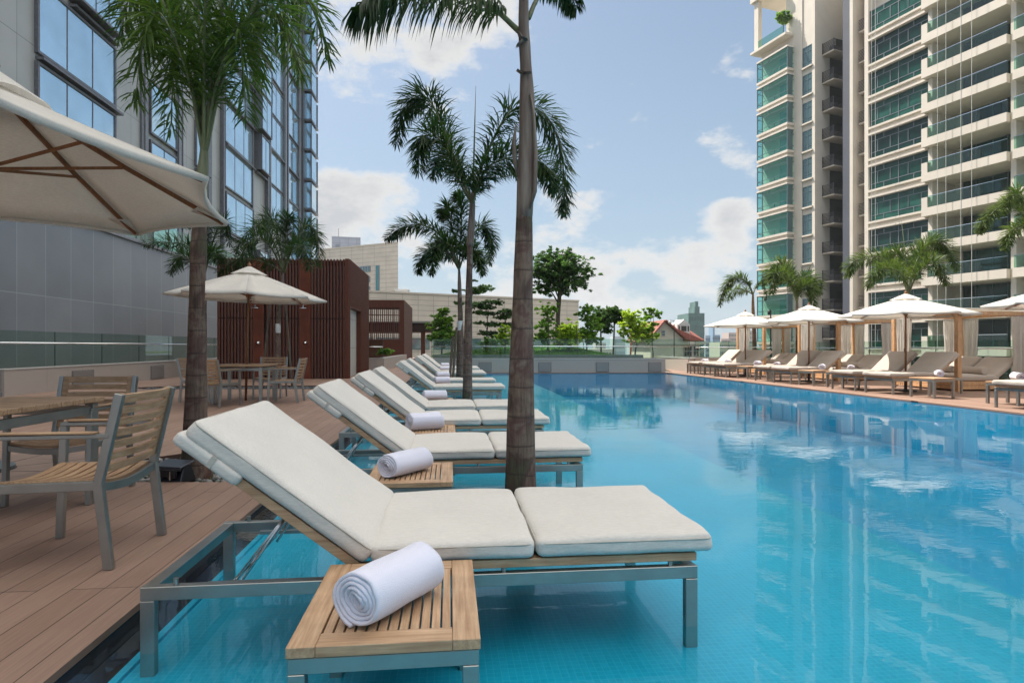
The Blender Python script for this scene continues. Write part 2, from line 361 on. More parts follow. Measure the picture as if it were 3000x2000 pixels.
def palm_bark():
    m, nt, b = mat_base('palm_bark'); tc = N(nt, 'ShaderNodeTexCoord'); b.inputs['Roughness'].default_value = 0.8
    mp = N(nt, 'ShaderNodeMapping'); mp.inputs['Scale'].default_value = (40, 40, 5); lk(nt, tc.outputs['Object'], mp.inputs[0])
    n = N(nt, 'ShaderNodeTexNoise'); n.inputs['Scale'].default_value = 1; n.inputs['Detail'].default_value = 7; n.inputs['Roughness'].default_value = 0.7; lk(nt, mp.outputs[0], n.inputs['Vector'])
    p = N(nt, 'ShaderNodeTexNoise'); p.inputs['Scale'].default_value = 3.2; p.inputs['Detail'].default_value = 5; p.inputs['Distortion'].default_value = 0.6; lk(nt, tc.outputs['Object'], p.inputs['Vector'])
    r = N(nt, 'ShaderNodeValToRGB'); e = r.color_ramp.elements
    e[0].position = 0.30; e[0].color = (0.085, 0.085, 0.045, 1); e[1].position = 0.72; e[1].color = (0.20, 0.19, 0.15, 1)
    for pos, c in ((0.42, (0.085, 0.05, 0.04, 1)), (0.50, (0.19, 0.135, 0.10, 1)), (0.58, (0.11, 0.06, 0.05, 1)), (0.66, (0.24, 0.21, 0.17, 1))):
        x = e.new(pos); x.color = c
    lk(nt, p.outputs[0], r.inputs[0])
    # rusty streaks running down
    mp3 = N(nt, 'ShaderNodeMapping'); mp3.inputs['Scale'].default_value = (9, 9, 1.5); lk(nt, tc.outputs['Object'], mp3.inputs[0])
    q = N(nt, 'ShaderNodeTexNoise'); q.inputs['Scale'].default_value = 1; q.inputs['Detail'].default_value = 5; lk(nt, mp3.outputs[0], q.inputs['Vector'])
    qr = N(nt, 'ShaderNodeMapRange'); qr.inputs['From Min'].default_value = 0.58; qr.inputs['From Max'].default_value = 0.68; lk(nt, q.outputs[0], qr.inputs['Value'])
    m3 = N(nt, 'ShaderNodeMix'); m3.data_type = 'RGBA'; m3.inputs['B'].default_value = (0.13, 0.04, 0.022, 1)
    qm = N(nt, 'ShaderNodeMath'); qm.operation = 'MULTIPLY'; qm.inputs[1].default_value = 0.7; lk(nt, qr.outputs[0], qm.inputs[0])
    lk(nt, qm.outputs[0], m3.inputs['Factor']); lk(nt, r.outputs[0], m3.inputs['A'])
    m2 = N(nt, 'ShaderNodeMix'); m2.data_type = 'RGBA'; m2.blend_type = 'MULTIPLY'; m2.inputs['Factor'].default_value = 0.7
    mr = N(nt, 'ShaderNodeMapRange'); mr.inputs['From Min'].default_value = 0.3; mr.inputs['From Max'].default_value = 0.7; mr.inputs['To Min'].default_value = 0.35; mr.inputs['To Max'].default_value = 1.5
    lk(nt, n.outputs[0], mr.inputs['Value']); lk(nt, m3.outputs['Result'], m2.inputs['A']); lk(nt, mr.outputs[0], m2.inputs['B'])
    # ring scars
    sp = N(nt, 'ShaderNodeSeparateXYZ'); lk(nt, tc.outputs['Object'], sp.inputs[0])
    wv = N(nt, 'ShaderNodeMath'); wv.operation = 'MULTIPLY'; wv.inputs[1].default_value = 5.2; lk(nt, sp.outputs[2], wv.inputs[0])
    nn = N(nt, 'ShaderNodeMath'); nn.operation = 'MULTIPLY_ADD'; nn.inputs[1].default_value = 0.35; lk(nt, p.outputs[0], nn.inputs[0]); lk(nt, wv.outputs[0], nn.inputs[2])
    fr = N(nt, 'ShaderNodeMath'); fr.operation = 'FRACT'; lk(nt, nn.outputs[0], fr.inputs[0])
    rr = N(nt, 'ShaderNodeMapRange'); rr.inputs['From Min'].default_value = 0.0; rr.inputs['From Max'].default_value = 0.09; lk(nt, fr.outputs[0], rr.inputs['Value'])
    m4 = N(nt, 'ShaderNodeMix'); m4.data_type = 'RGBA'; m4.inputs['A'].default_value = (0.05, 0.035, 0.03, 1)
    lk(nt, rr.outputs[0], m4.inputs['Factor']); lk(nt, m2.outputs['Result'], m4.inputs['B'])
    lk(nt, m4.outputs['Result'], b.inputs['Base Color'])
    bp = N(nt, 'ShaderNodeBump'); bp.inputs['Strength'].default_value = 0.8; bp.inputs['Distance'].default_value = 0.02
    lk(nt, n.outputs[0], bp.inputs['Height']); lk(nt, bp.outputs[0], b.inputs['Normal']); return m
M['palm_bark'] = palm_bark()
M['sheath'] = simple('palm_sheath', (0.20, 0.17, 0.14), 0.7, var=0.35, scale=3, bump=0.4, bscale=12, stretch=(9, 9, 1), c2=(0.13, 0.085, 0.07))
M['sheath_green'] = simple('crownshaft', (0.17, 0.18, 0.10), 0.55, var=0.3, scale=3, bump=0.2, bscale=12, stretch=(9, 9, 1))
# ================================================================ SETTING
def deck_mat():
    m, nt, b = mat_base('composite_deck'); tc = N(nt, 'ShaderNodeTexCoord')
    mp = N(nt, 'ShaderNodeMapping'); mp.inputs['Rotation'].default_value = (0, 0, -TH - R(90)); lk(nt, tc.outputs['Object'], mp.inputs[0])
    br = N(nt, 'ShaderNodeTexBrick'); br.offset = 0.37; br.offset_frequency = 3
    br.inputs['Scale'].default_value = 1; br.inputs['Brick Width'].default_value = 2.9; br.inputs['Row Height'].default_value = 0.142
    br.inputs['Mortar Size'].default_value = 0.0022; br.inputs['Mortar Smooth'].default_value = 0.3; br.inputs['Bias'].default_value = 0
    br.inputs['Color1'].default_value = (0.262, 0.166, 0.124, 1); br.inputs['Color2'].default_value = (0.305, 0.200, 0.152, 1); br.inputs['Mortar'].default_value = (0.035, 0.024, 0.02, 1)
    lk(nt, mp.outputs[0], br.inputs['Vector'])
    n = N(nt, 'ShaderNodeTexNoise'); n.inputs['Scale'].default_value = 1.3; n.inputs['Detail'].default_value = 6; lk(nt, tc.outputs['Object'], n.inputs['Vector'])
    mp2 = N(nt, 'ShaderNodeMapping'); mp2.inputs['Scale'].default_value = (4, 90, 1); lk(nt, mp.outputs[0], mp2.inputs[0])
    g = N(nt, 'ShaderNodeTexNoise'); g.inputs['Scale'].default_value = 1; g.inputs['Detail'].default_value = 4; lk(nt, mp2.outputs[0], g.inputs['Vector'])
    ad = N(nt, 'ShaderNodeMath'); ad.operation = 'ADD'; lk(nt, n.outputs[0], ad.inputs[0]); lk(nt, g.outputs[0], ad.inputs[1])
    mr = N(nt, 'ShaderNodeMapRange'); mr.inputs['From Min'].default_value = 0.6; mr.inputs['From Max'].default_value = 1.4; mr.inputs['To Min'].default_value = 0.78; mr.inputs['To Max'].default_value = 1.18
    lk(nt, ad.outputs[0], mr.inputs['Value'])
    mx = N(nt, 'ShaderNodeMix'); mx.data_type = 'RGBA'; mx.blend_type = 'MULTIPLY'; mx.inputs['Factor'].default_value = 1
    lk(nt, br.outputs['Color'], mx.inputs['A']); lk(nt, mr.outputs[0], mx.inputs['B']); lk(nt, mx.outputs['Result'], b.inputs['Base Color'])
    b.inputs['Roughness'].default_value = 0.62; b.inputs['Specular IOR Level'].default_value = 0.3
    bp = N(nt, 'ShaderNodeBump'); bp.inputs['Strength'].default_value = 0.6; bp.inputs['Distance'].default_value = 0.004; bp.invert = True
    lk(nt, br.outputs['Fac'], bp.inputs['Height']); lk(nt, bp.outputs[0], b.inputs['Normal']); return m
M['deck'] = deck_mat()
def tile_mat(name, c1, c2, grout, size, rot=0.0, dx=1.0, rough=0.3):
    m, nt, b = mat_base(name); tc = N(nt, 'ShaderNodeTexCoord')
    mp = N(nt, 'ShaderNodeMapping'); mp.inputs['Rotation'].default_value = (0, 0, rot); lk(nt, tc.outputs['Object'], mp.inputs[0])
    br = N(nt, 'ShaderNodeTexBrick'); br.offset = 0.0; br.inputs['Scale'].default_value = 1
    br.inputs['Brick Width'].default_value = size * dx; br.inputs['Row Height'].default_value = size; br.inputs['Mortar Size'].default_value = size * 0.055
    br.inputs['Color1'].default_value = (*c1, 1); br.inputs['Color2'].default_value = (*c2, 1); br.inputs['Mortar'].default_value = (*grout, 1)
    lk(nt, mp.outputs[0], br.inputs['Vector'])
    n = N(nt, 'ShaderNodeTexNoise'); n.inputs['Scale'].default_value = 0.9; n.inputs['Detail'].default_value = 4; lk(nt, tc.outputs['Object'], n.inputs['Vector'])
    mr = N(nt, 'ShaderNodeMapRange'); mr.inputs['From Min'].default_value = 0.3; mr.inputs['From Max'].default_value = 0.7; mr.inputs['To Min'].default_value = 0.88; mr.inputs['To Max'].default_value = 1.1
    lk(nt, n.outputs[0], mr.inputs['Value'])
    mx = N(nt, 'ShaderNodeMix'); mx.data_type = 'RGBA'; mx.blend_type = 'MULTIPLY'; mx.inputs['Factor'].default_value = 1
    lk(nt, br.outputs['Color'], mx.inputs['A']); lk(nt, mr.outputs[0], mx.inputs['B']); lk(nt, mx.outputs['Result'], b.inputs['Base Color'])
    b.inputs['Roughness'].default_value = rough; return m
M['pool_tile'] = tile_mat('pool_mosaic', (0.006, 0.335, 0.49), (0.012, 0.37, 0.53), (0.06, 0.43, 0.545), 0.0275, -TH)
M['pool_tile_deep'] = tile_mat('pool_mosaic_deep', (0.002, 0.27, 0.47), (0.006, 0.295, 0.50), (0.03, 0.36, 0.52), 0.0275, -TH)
M['black_tile'] = simple('black_mosaic', (0.018, 0.017, 0.03), 0.25, var=0.6, scale=5, c2=(0.03, 0.02, 0.018))
def water_mat():
    m = bpy.data.materials.new('pool_water'); m.use_nodes = True; nt = m.node_tree; nt.nodes.clear()
    out = N(nt, 'ShaderNodeOutputMaterial'); tr = N(nt, 'ShaderNodeBsdfTransparent'); gl = N(nt, 'ShaderNodeBsdfGlossy')
    tr.inputs[0].default_value = (0.74, 0.965, 1.0, 1); gl.inputs['Roughness'].default_value = 0.015; gl.inputs[0].default_value = (1, 1, 1, 1)
    tc = N(nt, 'ShaderNodeTexCoord')
    def ns(scale, st, det=3):
        mp = N(nt, 'ShaderNodeMapping'); mp.inputs['Scale'].default_value = st; mp.inputs['Rotation'].default_value = (0, 0, R(-8)); lk(nt, tc.outputs['Object'], mp.inputs[0])
        n = N(nt, 'ShaderNodeTexNoise'); n.inputs['Scale'].default_value = scale; n.inputs['Detail'].default_value = det; n.inputs['Roughness'].default_value = 0.5; n.inputs['Distortion'].default_value = 0.4
        lk(nt, mp.outputs[0], n.inputs['Vector']); return n.outputs[0]
    a = ns(3.2, (0.8, 1.5, 1)); c = ns(0.55, (1, 1.3, 1), 2); d = ns(9, (0.8, 1.6, 1), 2)
    gust = ns(0.16, (1, 1, 1), 3)
    gm = N(nt, 'ShaderNodeMapRange'); gm.inputs['From Min'].default_value = 0.42; gm.inputs['From Max'].default_value = 0.62; gm.inputs['To Min'].default_value = 0.18; gm.inputs['To Max'].default_value = 1.0; lk(nt, gust, gm.inputs['Value'])
    m1 = N(nt, 'ShaderNodeMath'); m1.operation = 'MULTIPLY_ADD'; m1.inputs[1].default_value = 0.35; lk(nt, d, m1.inputs[0]); lk(nt, a, m1.inputs[2])
    m1b = N(nt, 'ShaderNodeMath'); m1b.operation = 'MULTIPLY'; lk(nt, m1.outputs[0], m1b.inputs[0]); lk(nt, gm.outputs[0], m1b.inputs[1])
    m2 = N(nt, 'ShaderNodeMath'); m2.operation = 'MULTIPLY_ADD'; m2.inputs[1].default_value = 1.6; lk(nt, c, m2.inputs[0]); lk(nt, m1b.outputs[0], m2.inputs[2])
    bp = N(nt, 'ShaderNodeBump'); bp.inputs['Strength'].default_value = 0.33; bp.inputs['Distance'].default_value = 0.0095; lk(nt, m2.outputs[0], bp.inputs['Height'])
    lk(nt, bp.outputs[0], gl.inputs['Normal'])
    ms = N(nt, 'ShaderNodeMixShader'); lk(nt, schlick(nt, 0.036, bp.outputs[0], 0.56), ms.inputs[0]); lk(nt, tr.outputs[0], ms.inputs[1]); lk(nt, gl.outputs[0], ms.inputs[2])
    lk(nt, ms.outputs[0], out.inputs[0]); return m
M['water'] = water_mat()
def glass_mat(name, tint, f0=0.035, rough=0.0):
    m = bpy.data.materials.new(name); m.use_nodes = True; nt = m.node_tree; nt.nodes.clear()
    out = N(nt, 'ShaderNodeOutputMaterial'); tr = N(nt, 'ShaderNodeBsdfTransparent'); gl = N(nt, 'ShaderNodeBsdfGlossy')
    tr.inputs[0].default_value = (*tint, 1); gl.inputs['Roughness'].default_value = rough
    ms = N(nt, 'ShaderNodeMixShader'); lk(nt, schlick(nt, f0), ms.inputs[0]); lk(nt, tr.outputs[0], ms.inputs[1]); lk(nt, gl.outputs[0], ms.inputs[2]); lk(nt, ms.outputs[0], out.inputs[0])
    return m
M['balustrade_glass'] = glass_mat('balustrade_glass', (0.80, 0.895, 0.845))
M['pale_glass'] = glass_mat('green_glass', (0.62, 0.82, 0.74), 0.05)

# pool outline
PE = [Vector((6.54, 25.0, 0)), Vector((8.44, 9.85, 0)), Vector((9.9, -2.4, 0))]
uL = -1.325                                  # deck edge on the near side runs along u = uL
vfar = 25.0
poolring = [UV(uL, -3).to_2d(), UV(uL, 25.5).to_2d()]
p_far_l = UV(uL, 0); yfar = 25.0
k_ = (yfar - (D2 * uL).y) / D1.y; pfl = D2 * uL + D1 * k_
k0 = (-2.4 - (D2 * uL).y) / D1.y; pnl = D2 * uL + D1 * k0
pool = [pnl.to_2d(), pfl.to_2d(), PE[0].to_2d(), PE[1].to_2d(), PE[2].to_2d()]
pitA = [(-3.55, 4.85), (-2.37, 4.85), (-2.12, 5.15), (-2.5, 6.2), (-3.4, 6.15), (-3.95, 5.4)]
pitB = [(-9.5, 15.35), (-4.75, 15.45), (-5.0, 16.9), (-9.3, 16.7), (-10.2, 15.9)]
deck = flat_poly('deck', [(-14, -3), (16.4, -3), (14.6, 8), (12.4, 26.4), (7.6, 30), (7.0, 26), (-3, 26), (-4, 60), (-20, 60), (-20, -3)], [pool, pitA, pitB], 0.0, 0.03, M['deck'])
tag(deck, kind='structure')
# pit bottoms
for nm, pit in (('pit_soil', pitA), ('gravel_bed', pitB)):
    mb = MB(); mb.prism(pit, -0.3, -0.075); tag(mb.build(nm, simple(nm, (0.035, 0.032, 0.025), 0.95, var=0.5, scale=15)), kind='structure')
    mb = MB(); n = len(pit)
    for i in range(n):
        a, b = Vector(pit[i]).to_3d(), Vector(pit[(i + 1) % n]).to_3d(); mb.bar(a + Vector((0, 0, -0.085)), b + Vector((0, 0, -0.085)), 0.012, 0.165)
    tag(mb.build('pit_edging', simple('pit_edging', (0.10, 0.05, 0.035), 0.7, var=0.3)), kind='structure')
# podium under the deck and the town's ground
mb = MB(); mb.prism([(-60, -30), (22, -30), (17.2, -3), (15.0, 8), (12.75, 26.9), (8.0, 31), (8, 62), (-60, 62)], -26, -1.6)
tag(mb.build('podium', simple('podium_concrete', (0.35, 0.34, 0.32), 0.8, var=0.1)), kind='structure')
mb = MB(); mb.prism([(-900, -200), (900, -200), (900, 1000), (-900, 1000)], -27, -26)
tag(mb.build('town_ground', simple('town_ground', (0.13, 0.14, 0.11), 0.9, var=0.4, scale=0.02)), kind='structure')
# pool basin: shelf, step, deep floor and walls
def off(u, v, z): return UV(u, v, z)
sh_u = 2.75
basin = MB(); zs, zd = -0.12, -1.0
shelf = [off(uL, -3.2, 0), off(sh_u, -3.2, 0), off(sh_u, 27.5, 0), off(uL, 27.5, 0)]
basin.prism([(p.x, p.y) for p in shelf], -1.3, zs)
o = basin.build('pool_shelf', M['pool_tile']); tag(o, kind='structure')
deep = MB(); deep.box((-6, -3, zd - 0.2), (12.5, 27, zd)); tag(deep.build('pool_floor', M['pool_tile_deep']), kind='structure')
st = MB()
for i, (du, z) in enumerate(((0.35, -0.42), (0.70, -0.70))):
    q = [off(sh_u, -3.2, 0), off(sh_u + du, -3.2, 0), off(sh_u + du, 27.4, 0), off(sh_u, 27.4, 0)]
    st.prism([(p.x, p.y) for p in q], -1.25, z)
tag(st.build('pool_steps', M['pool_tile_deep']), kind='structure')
# basin walls (black mosaic along the near deck, blue elsewhere)
wl = MB(); wl.m = Matrix.Rotation(TH, 4, 'Z'); wl.box((uL - 0.25, -3.3, -1.3), (uL - 0.004, 25.4, -0.032)); tag(wl.build('pool_wall_dark', M['black_tile']), kind='structure')
lg = MB(); lg.m = Matrix.Rotation(TH, 4, 'Z'); lg.box((uL + .105, -3.2, -0.16), (uL + 0.135, 25.2, -0.105)); tag(lg.build('pool_ledge', M['pool_tile']), kind='structure')
lg = MB(); lg.m = Matrix.Rotation(TH, 4, 'Z'); lg.box((uL, -3.2, -0.15), (uL + .104, 25.2, -0.115)); tag(lg.build('pool_edge_strip', M['black_tile']), kind='structure')
w2 = MB()
def wallseg(a, b, t, z0, z1, m):
    a, b = Vector(a), Vector(b); d = (b - a).normalized(); n = Vector((d.y, -d.x, 0)) * t
    m.prism([(a.x, a.y), (b.x, b.y), (b.x + n.x, b.y + n.y), (a.x + n.x, a.y + n.y)] if t > 0 else [(a.x, a.y), (a.x + n.x, a.y + n.y), (b.x + n.x, b.y + n.y), (b.x, b.y)], z0, z1)
w2.box((-5, 25.004, -1.3), (6.7, 25.25, -0.032))
for a, b in ((PE[0], PE[1]), (PE[1], PE[2])):
    d = (b - a).normalized(); n = Vector((-d.y, d.x, 0)) * 0.25; a2, b2 = a - d * 0.1 + n * 0.02, b + d * 0.1 + n * 0.02
    w2.prism([(a2.x, a2.y), (b2.x, b2.y), (b2.x + n.x, b2.y + n.y), (a2.x + n.x, a2.y + n.y)], -1.3, -0.032)
tag(w2.build('pool_wall', tile_mat('pool_wall_tile', (0.01, 0.30, 0.52), (0.012, 0.34, 0.56), (0.03, 0.4, 0.56), 0.0275)), kind='structure')
wt = MB(); ring = [(p[0], p[1], -0.035) for p in pool]; wt.add(ring, [tuple(range(len(ring)))[::-1]])
tag(wt.build('pool_water', M['water']), kind='structure')
# lawn with mounds beyond the far wall
def lawn():
    bm = bmesh.new(); nx, ny = 70, 50; x0, x1, y0, y1 = -4.0, 6.6, 27.6, 60
    g = []
    for j in range(ny + 1):
        row = []
        for i in range(nx + 1):
            x = x0 + (x1 - x0) * i / nx; y = y0 + (y1 - y0) * j / ny
            z = 0.62 + 0.42 * math.exp(-((x + 0.3) / 2.6) ** 2 - ((y - 36) / 3.5) ** 2) + 0.45 * math.exp(-((x - 3.0) / 1.7) ** 2 - ((y - 35) / 3.5) ** 2)
            z += 0.03 * noise.noise(Vector((x, y, 0)) * 0.8)
            if x > 5.2: z -= 0.55 * min(1, (x - 5.2) / 1.5)
            row.append(bm.verts.new((x, y, z)))
        g.append(row)
    for j in range(ny):
        for i in range(nx): bm.faces.new((g[j][i], g[j][i + 1], g[j + 1][i + 1], g[j + 1][i]))
    me = bpy.data.meshes.new('lawn'); bm.to_mesh(me); bm.free(); me.polygons.foreach_set('use_smooth', [True] * len(me.polygons))
    me.materials.append(simple('lawn_green', (0.09, 0.19, 0.03), 0.9, var=0.35, scale=3, bump=0.6, bscale=40))
    o = bpy.data.objects.new('lawn', me); col.objects.link(o); tag(o, kind='structure')
lawn()
# grass blades on the lawn (uncountable)
def grass():
    rnd = random.Random(5); vs = []; fs = []
    for i in range(26000):
        x = rnd.uniform(-3.8, 6.5); y = rnd.uniform(27.8, 40)
        z = 0.62 + 0.42 * math.exp(-((x + 0.3) / 2.6) ** 2 - ((y - 36) / 3.5) ** 2) + 0.45 * math.exp(-((x - 3.0) / 1.7) ** 2 - ((y - 35) / 3.5) ** 2)
        if x > 5.2: z -= 0.55 * min(1, (x - 5.2) / 1.5)
        a = rnd.uniform(0, math.pi); h = rnd.uniform(.04, .09); w = .02; b = len(vs)
        vs += [(x - w * math.cos(a), y - w * math.sin(a), z), (x + w * math.cos(a), y + w * math.sin(a), z), (x + rnd.uniform(-.03, .03), y + rnd.uniform(-.03, .03), z + h)]
        fs.append((b, b + 1, b + 2))
    me = bpy.data.meshes.new('grass'); me.from_pydata(vs, [], fs); me.materials.append(foliage('grass_blade', (0.06, 0.15, 0.02), (0.13, 0.25, 0.04)))
    o = bpy.data.objects.new('grass', me); col.objects.link(o); tag(o, 'short green grass on the low mounds beyond the glass balustrade', 'grass', kind='stuff')
grass()
# pebbles
def pebbles(name, pit, n, seed, label, cm, r0, r1, keep=lambda x, y: True):
    rnd = random.Random(seed); mb = MB()
    bmx = bmesh.new(); bmesh.ops.create_icosphere(bmx, subdivisions=1, radius=1); bv = [v.co.copy() for v in bmx.verts]; bf = [tuple(v.index for v in f.verts) for f in bmx.faces]; bmx.free()
    xs = [p[0] for p in pit]; ys = [p[1] for p in pit]
    def inside(x, y):
        c = False; m = len(pit)
        for i in range(m):
            x1_, y1_ = pit[i]; x2_, y2_ = pit[(i + 1) % m]
            if (y1_ > y) != (y2_ > y) and x < (x2_ - x1_) * (y - y1_) / (y2_ - y1_) + x1_: c = not c
        return c
    k = 0
    while k < n:
        x, y = rnd.uniform(min(xs), max(xs)), rnd.uniform(min(ys), max(ys))
        if not inside(x, y) or not keep(x, y): continue
        k += 1; r = rnd.uniform(r0, r1); sx, sy, sz = r * rnd.uniform(.9, 1.4), r * rnd.uniform(.7, 1.1), r * rnd.uniform(.5, .8); a = rnd.uniform(0, 6.3)
        z = -0.075 + rnd.uniform(0, r1 * 1.1)
        mb.add([(x + v.x * sx * math.cos(a) - v.y * sy * math.sin(a), y + v.x * sx * math.sin(a) + v.y * sy * math.cos(a), z + v.z * sz) for v in bv], bf)
    o = mb.build(name, cm, smooth=True); tag(o, label, 'pebbles', kind='stuff')
pebbles('pebbles', pitA, 700, 3, 'grey river pebbles round the palm foot in the deck opening', simple('pebble', (0.26, 0.25, 0.24), 0.6, var=0.5, scale=5), 0.018, 0.042)
pebbles('pebbles', pitB, 1800, 4, 'dark pebbles in the long bed before the slatted pavilion', simple('pebble_dark', (0.10, 0.11, 0.12), 0.6, var=0.6, scale=5), 0.02, 0.045)
# moss and low weeds at the pit front
def weeds():
    rnd = random.Random(8); mb = MB()
    for i in range(420):
        x = rnd.uniform(-2.95, -2.2); y = rnd.uniform(4.88, 5.35)
        if i % 3 == 0: x = rnd.uniform(-3.4, -2.9)
        for k in range(3):
            a = rnd.uniform(0, 6.3); l = rnd.uniform(.02, .07); d = Vector((math.cos(a), math.sin(a), 1.1)).normalized() * l
            s = Vector((-math.sin(a), math.cos(a), 0)) * 0.004; p = Vector((x, y, -.07))
            mb.add([p - s, p + s, p + d], [(0, 1, 2)])
    o = mb.build('weeds', M['leaf_mid']); tag(o, 'short green weeds among the pebbles at the foot of the left palm', 'weeds', kind='stuff')
weeds()

# ================================================================ LOW GRANITE WALLS, BALUSTRADES
def jointed(a, b, t, z1, name, label, panels=(), step=1.35, mat=None, cap=True, pside=1, z0=0.0):
    """granite wall from a to b (front face), thickness t to the back side"""
    a, b = Vector(a), Vector(b); d = (b - a); L = d.length; d.normalize(); ang = math.atan2(d.y, d.x)
    w = thing(name, label, 'wall', (a.x, a.y, z0), ang)
    m = MB(); n = max(1, round(L / step)); s = L / n
    for i in range(n): m.box((i * s + .003, 0, 0), ((i + 1) * s - .003, t, z1 - 0.03))
    m.box((0, 0.006, 0), (L, t - .006, z1 - 0.033)); m.build('stonework', mat or M['granite'], w)
    if cap: c = MB(); c.box((-.01, -.012, z1 - 0.029), (L + .01, t + .012, z1)); c.build('coping', M['granite_top'], w, bevel=0.004)
    for (p0, pw, ph) in panels:
        f = MB(); f.box((p0, -0.02, 0.03), (p0 + pw, 0.002, ph)); fo = f.build('access_panel', M['panel_grey'], w, bevel=0.004)
        q = MB(); q.box((p0 + .03, -0.027, 0.05), (p0 + pw - .03, -0.0205, ph - .02)); q.build('door_leaf', simple('panel_leaf', (0.27, 0.25, 0.235), 0.45, 0.2), fo, bevel=0.002)
    return w
def glassrail(a, b, t_off, z0, z1, hr, name, label, step=1.5, z_glass=None, brackets=True, cat='balustrade'):
    a, b = Vector(a), Vector(b); d = (b - a); L = d.length; d.normalize(); ang = math.atan2(d.y, d.x)
    w = thing(name, label, cat, (a.x, a.y, 0), ang); n = max(1, round(L / step)); s = L / n
    for i in range(n):
        g = MB(); g.box((i * s + .012, t_off - .006, z0), ((i + 1) * s - .012, t_off + .006, z1)); g.build('glass_panel', M['balustrade_glass'], w)
    if hr:
        h = MB(); h.tube([(0, t_off - .07, hr), (L, t_off - .07, hr)], 0.021, 8); h.build('handrail', M['chrome'], w, smooth=True)
        for i in range(n + 1):
            k = MB()
            for dx in (-.09, .09):
                x = min(max(i * s + dx, .02), L - .02); k.tube([(x, t_off - .07, hr - .005), (x, t_off - .06, hr - .05), (x, t_off, hr - .06)], .007, 6)
            k.build('bracket', M['steel'], w)
    c = MB(); c.box((0, t_off - .02, z0 - .02), (L, t_off + .02, z0 + .035)); c.build('channel', M['steel'], w)
    e = MB()
    for i in range(n + 1): e.box((i * s - .006, t_off - .008, z0), (i * s + .006, t_off + .008, z1))
    e.build('glass_edge', simple('glass_edge', (0.02, 0.05, 0.045), 0.3), w)
    return w
# left wall, u = -9.75
jointed(UV(-9.72, 14.2), UV(-9.72, 31), 0.28, 0.6, 'granite_wall', 'long speckled granite parapet with two grey access panels along the left deck',
        panels=((2.35, .95, .47), (6.45, .9, .47)))
glassrail(UV(-10.05, 14.35), UV(-10.05, 31), 0.0, 0.42, 1.47, 1.18, 'glass_balustrade', 'clear glass balustrade with round steel handrail in front of the grey metal wall', step=2.05)
# pillar and step at the frame's left edge
p = thing('service_pillar', 'grey boxed pillar with low plinth at the left end of the parapet', 'pillar', UV(-9.9, 13.9), TH)
m = MB(); m.box((-.62, 0, 0), (-.28, .3, 1.46)); m.box((-.26, -.05, 0), (.12, .25, .58)); m.build('housing', simple('pillar_grey', (0.17, 0.19, 0.20), 0.5, 0.4, var=0.15), p, bevel=.01)
m = MB(); m.box((-1.4, -.75, 0), (.42, -.1, .13)); m.build('plinth', simple('plinth_grey', (0.15, 0.155, 0.16), 0.6, var=.15), p, bevel=.01)
m = MB(); m.box((-2.2, .1, .35), (-.66, .125, 1.46)); m.build('glass_panel', M['balustrade_glass'], p)
m = MB(); m.box((-2.2, .09, 1.24), (-.64, .14, 1.28)); m.build('rail', M['steel'], p)
# wall between pavilions
jointed((-6.5, 26.9, 0), (-5.76, 26.9, 0), 0.3, 0.58, 'granite_wall', 'short granite wall end between the two slatted pavilions', cap=True)
jointed((-5.77, 26.91, 0), UV(-2.75, 39), 0.3, 0.58, 'granite_wall', 'granite wall running back from the pavilion gap beside the far loungers', cap=True)
glassrail((-6.9, 27.1, 0), (-5.85, 27.1, 0), 0, .55, 1.4, 1.08, 'glass_balustrade', 'small glass balustrade between the two slatted pavilions')
# far wall at the pool's end
k = lambda px, Y: (px - CX) / F * Y
jointed((-3.4, 25.06, 0), (6.44, 25.06, 0), 0.34, 0.585, 'granite_wall', 'shaded granite wall with four access panels at the far end of the pool',
        panels=tuple((k(x, 25.06) + 3.4, .55, .45) for x in (1402, 1577, 1746, 1899)), step=1.0)
jointed((7.95, 26.0, 0), (7.62, 30.2, 0), 0.3, 0.6, 'granite_wall', 'sunlit granite parapet running back behind the far deck corner')
jointed((7.96, 25.95, 0), (12.3, 25.95, 0), 0.3, 0.6, 'granite_wall', 'granite parapet behind the farthest sun loungers on the right deck')
glassrail((-3.4, 25.25, 0), (7.5, 25.25, 0), 0, .58, 1.42, 1.1, 'glass_balustrade', 'long glass balustrade over the shaded wall at the pool end', step=1.55)
glassrail((8.0, 26.1, 0), (12.4, 26.1, 0), 0, .6, 1.33, 1.06, 'glass_balustrade', 'glass balustrade behind the farthest parasol on the right', step=1.5)
glassrail((12.45, 26.0, 0), (14.7, 7.2, 0), 0, .12, 1.28, 1.04, 'glass_balustrade', 'glass balustrade along the outer side of the right deck', step=1.5)
m = MB(); a_, b_ = Vector((12.45, 26, 0)), Vector((14.7, 7.2, 0)); m.bar(a_ + Vector((0, 0, .05)), b_ + Vector((0, 0, .05)), .16, .14)
tag(m.build('deck_kerb', M['granite_top']), kind='structure')
m = MB(); m.box((-3.6, 27.3, 0), (6.0, 27.6, .72)); m.build('planter_wall', simple('planter_grey', (0.20, 0.22, 0.21), 0.7, var=.15), None); tag(bpy.data.objects['planter_wall'], 'low grey planter wall holding the lawn behind the glass balustrade', 'wall')
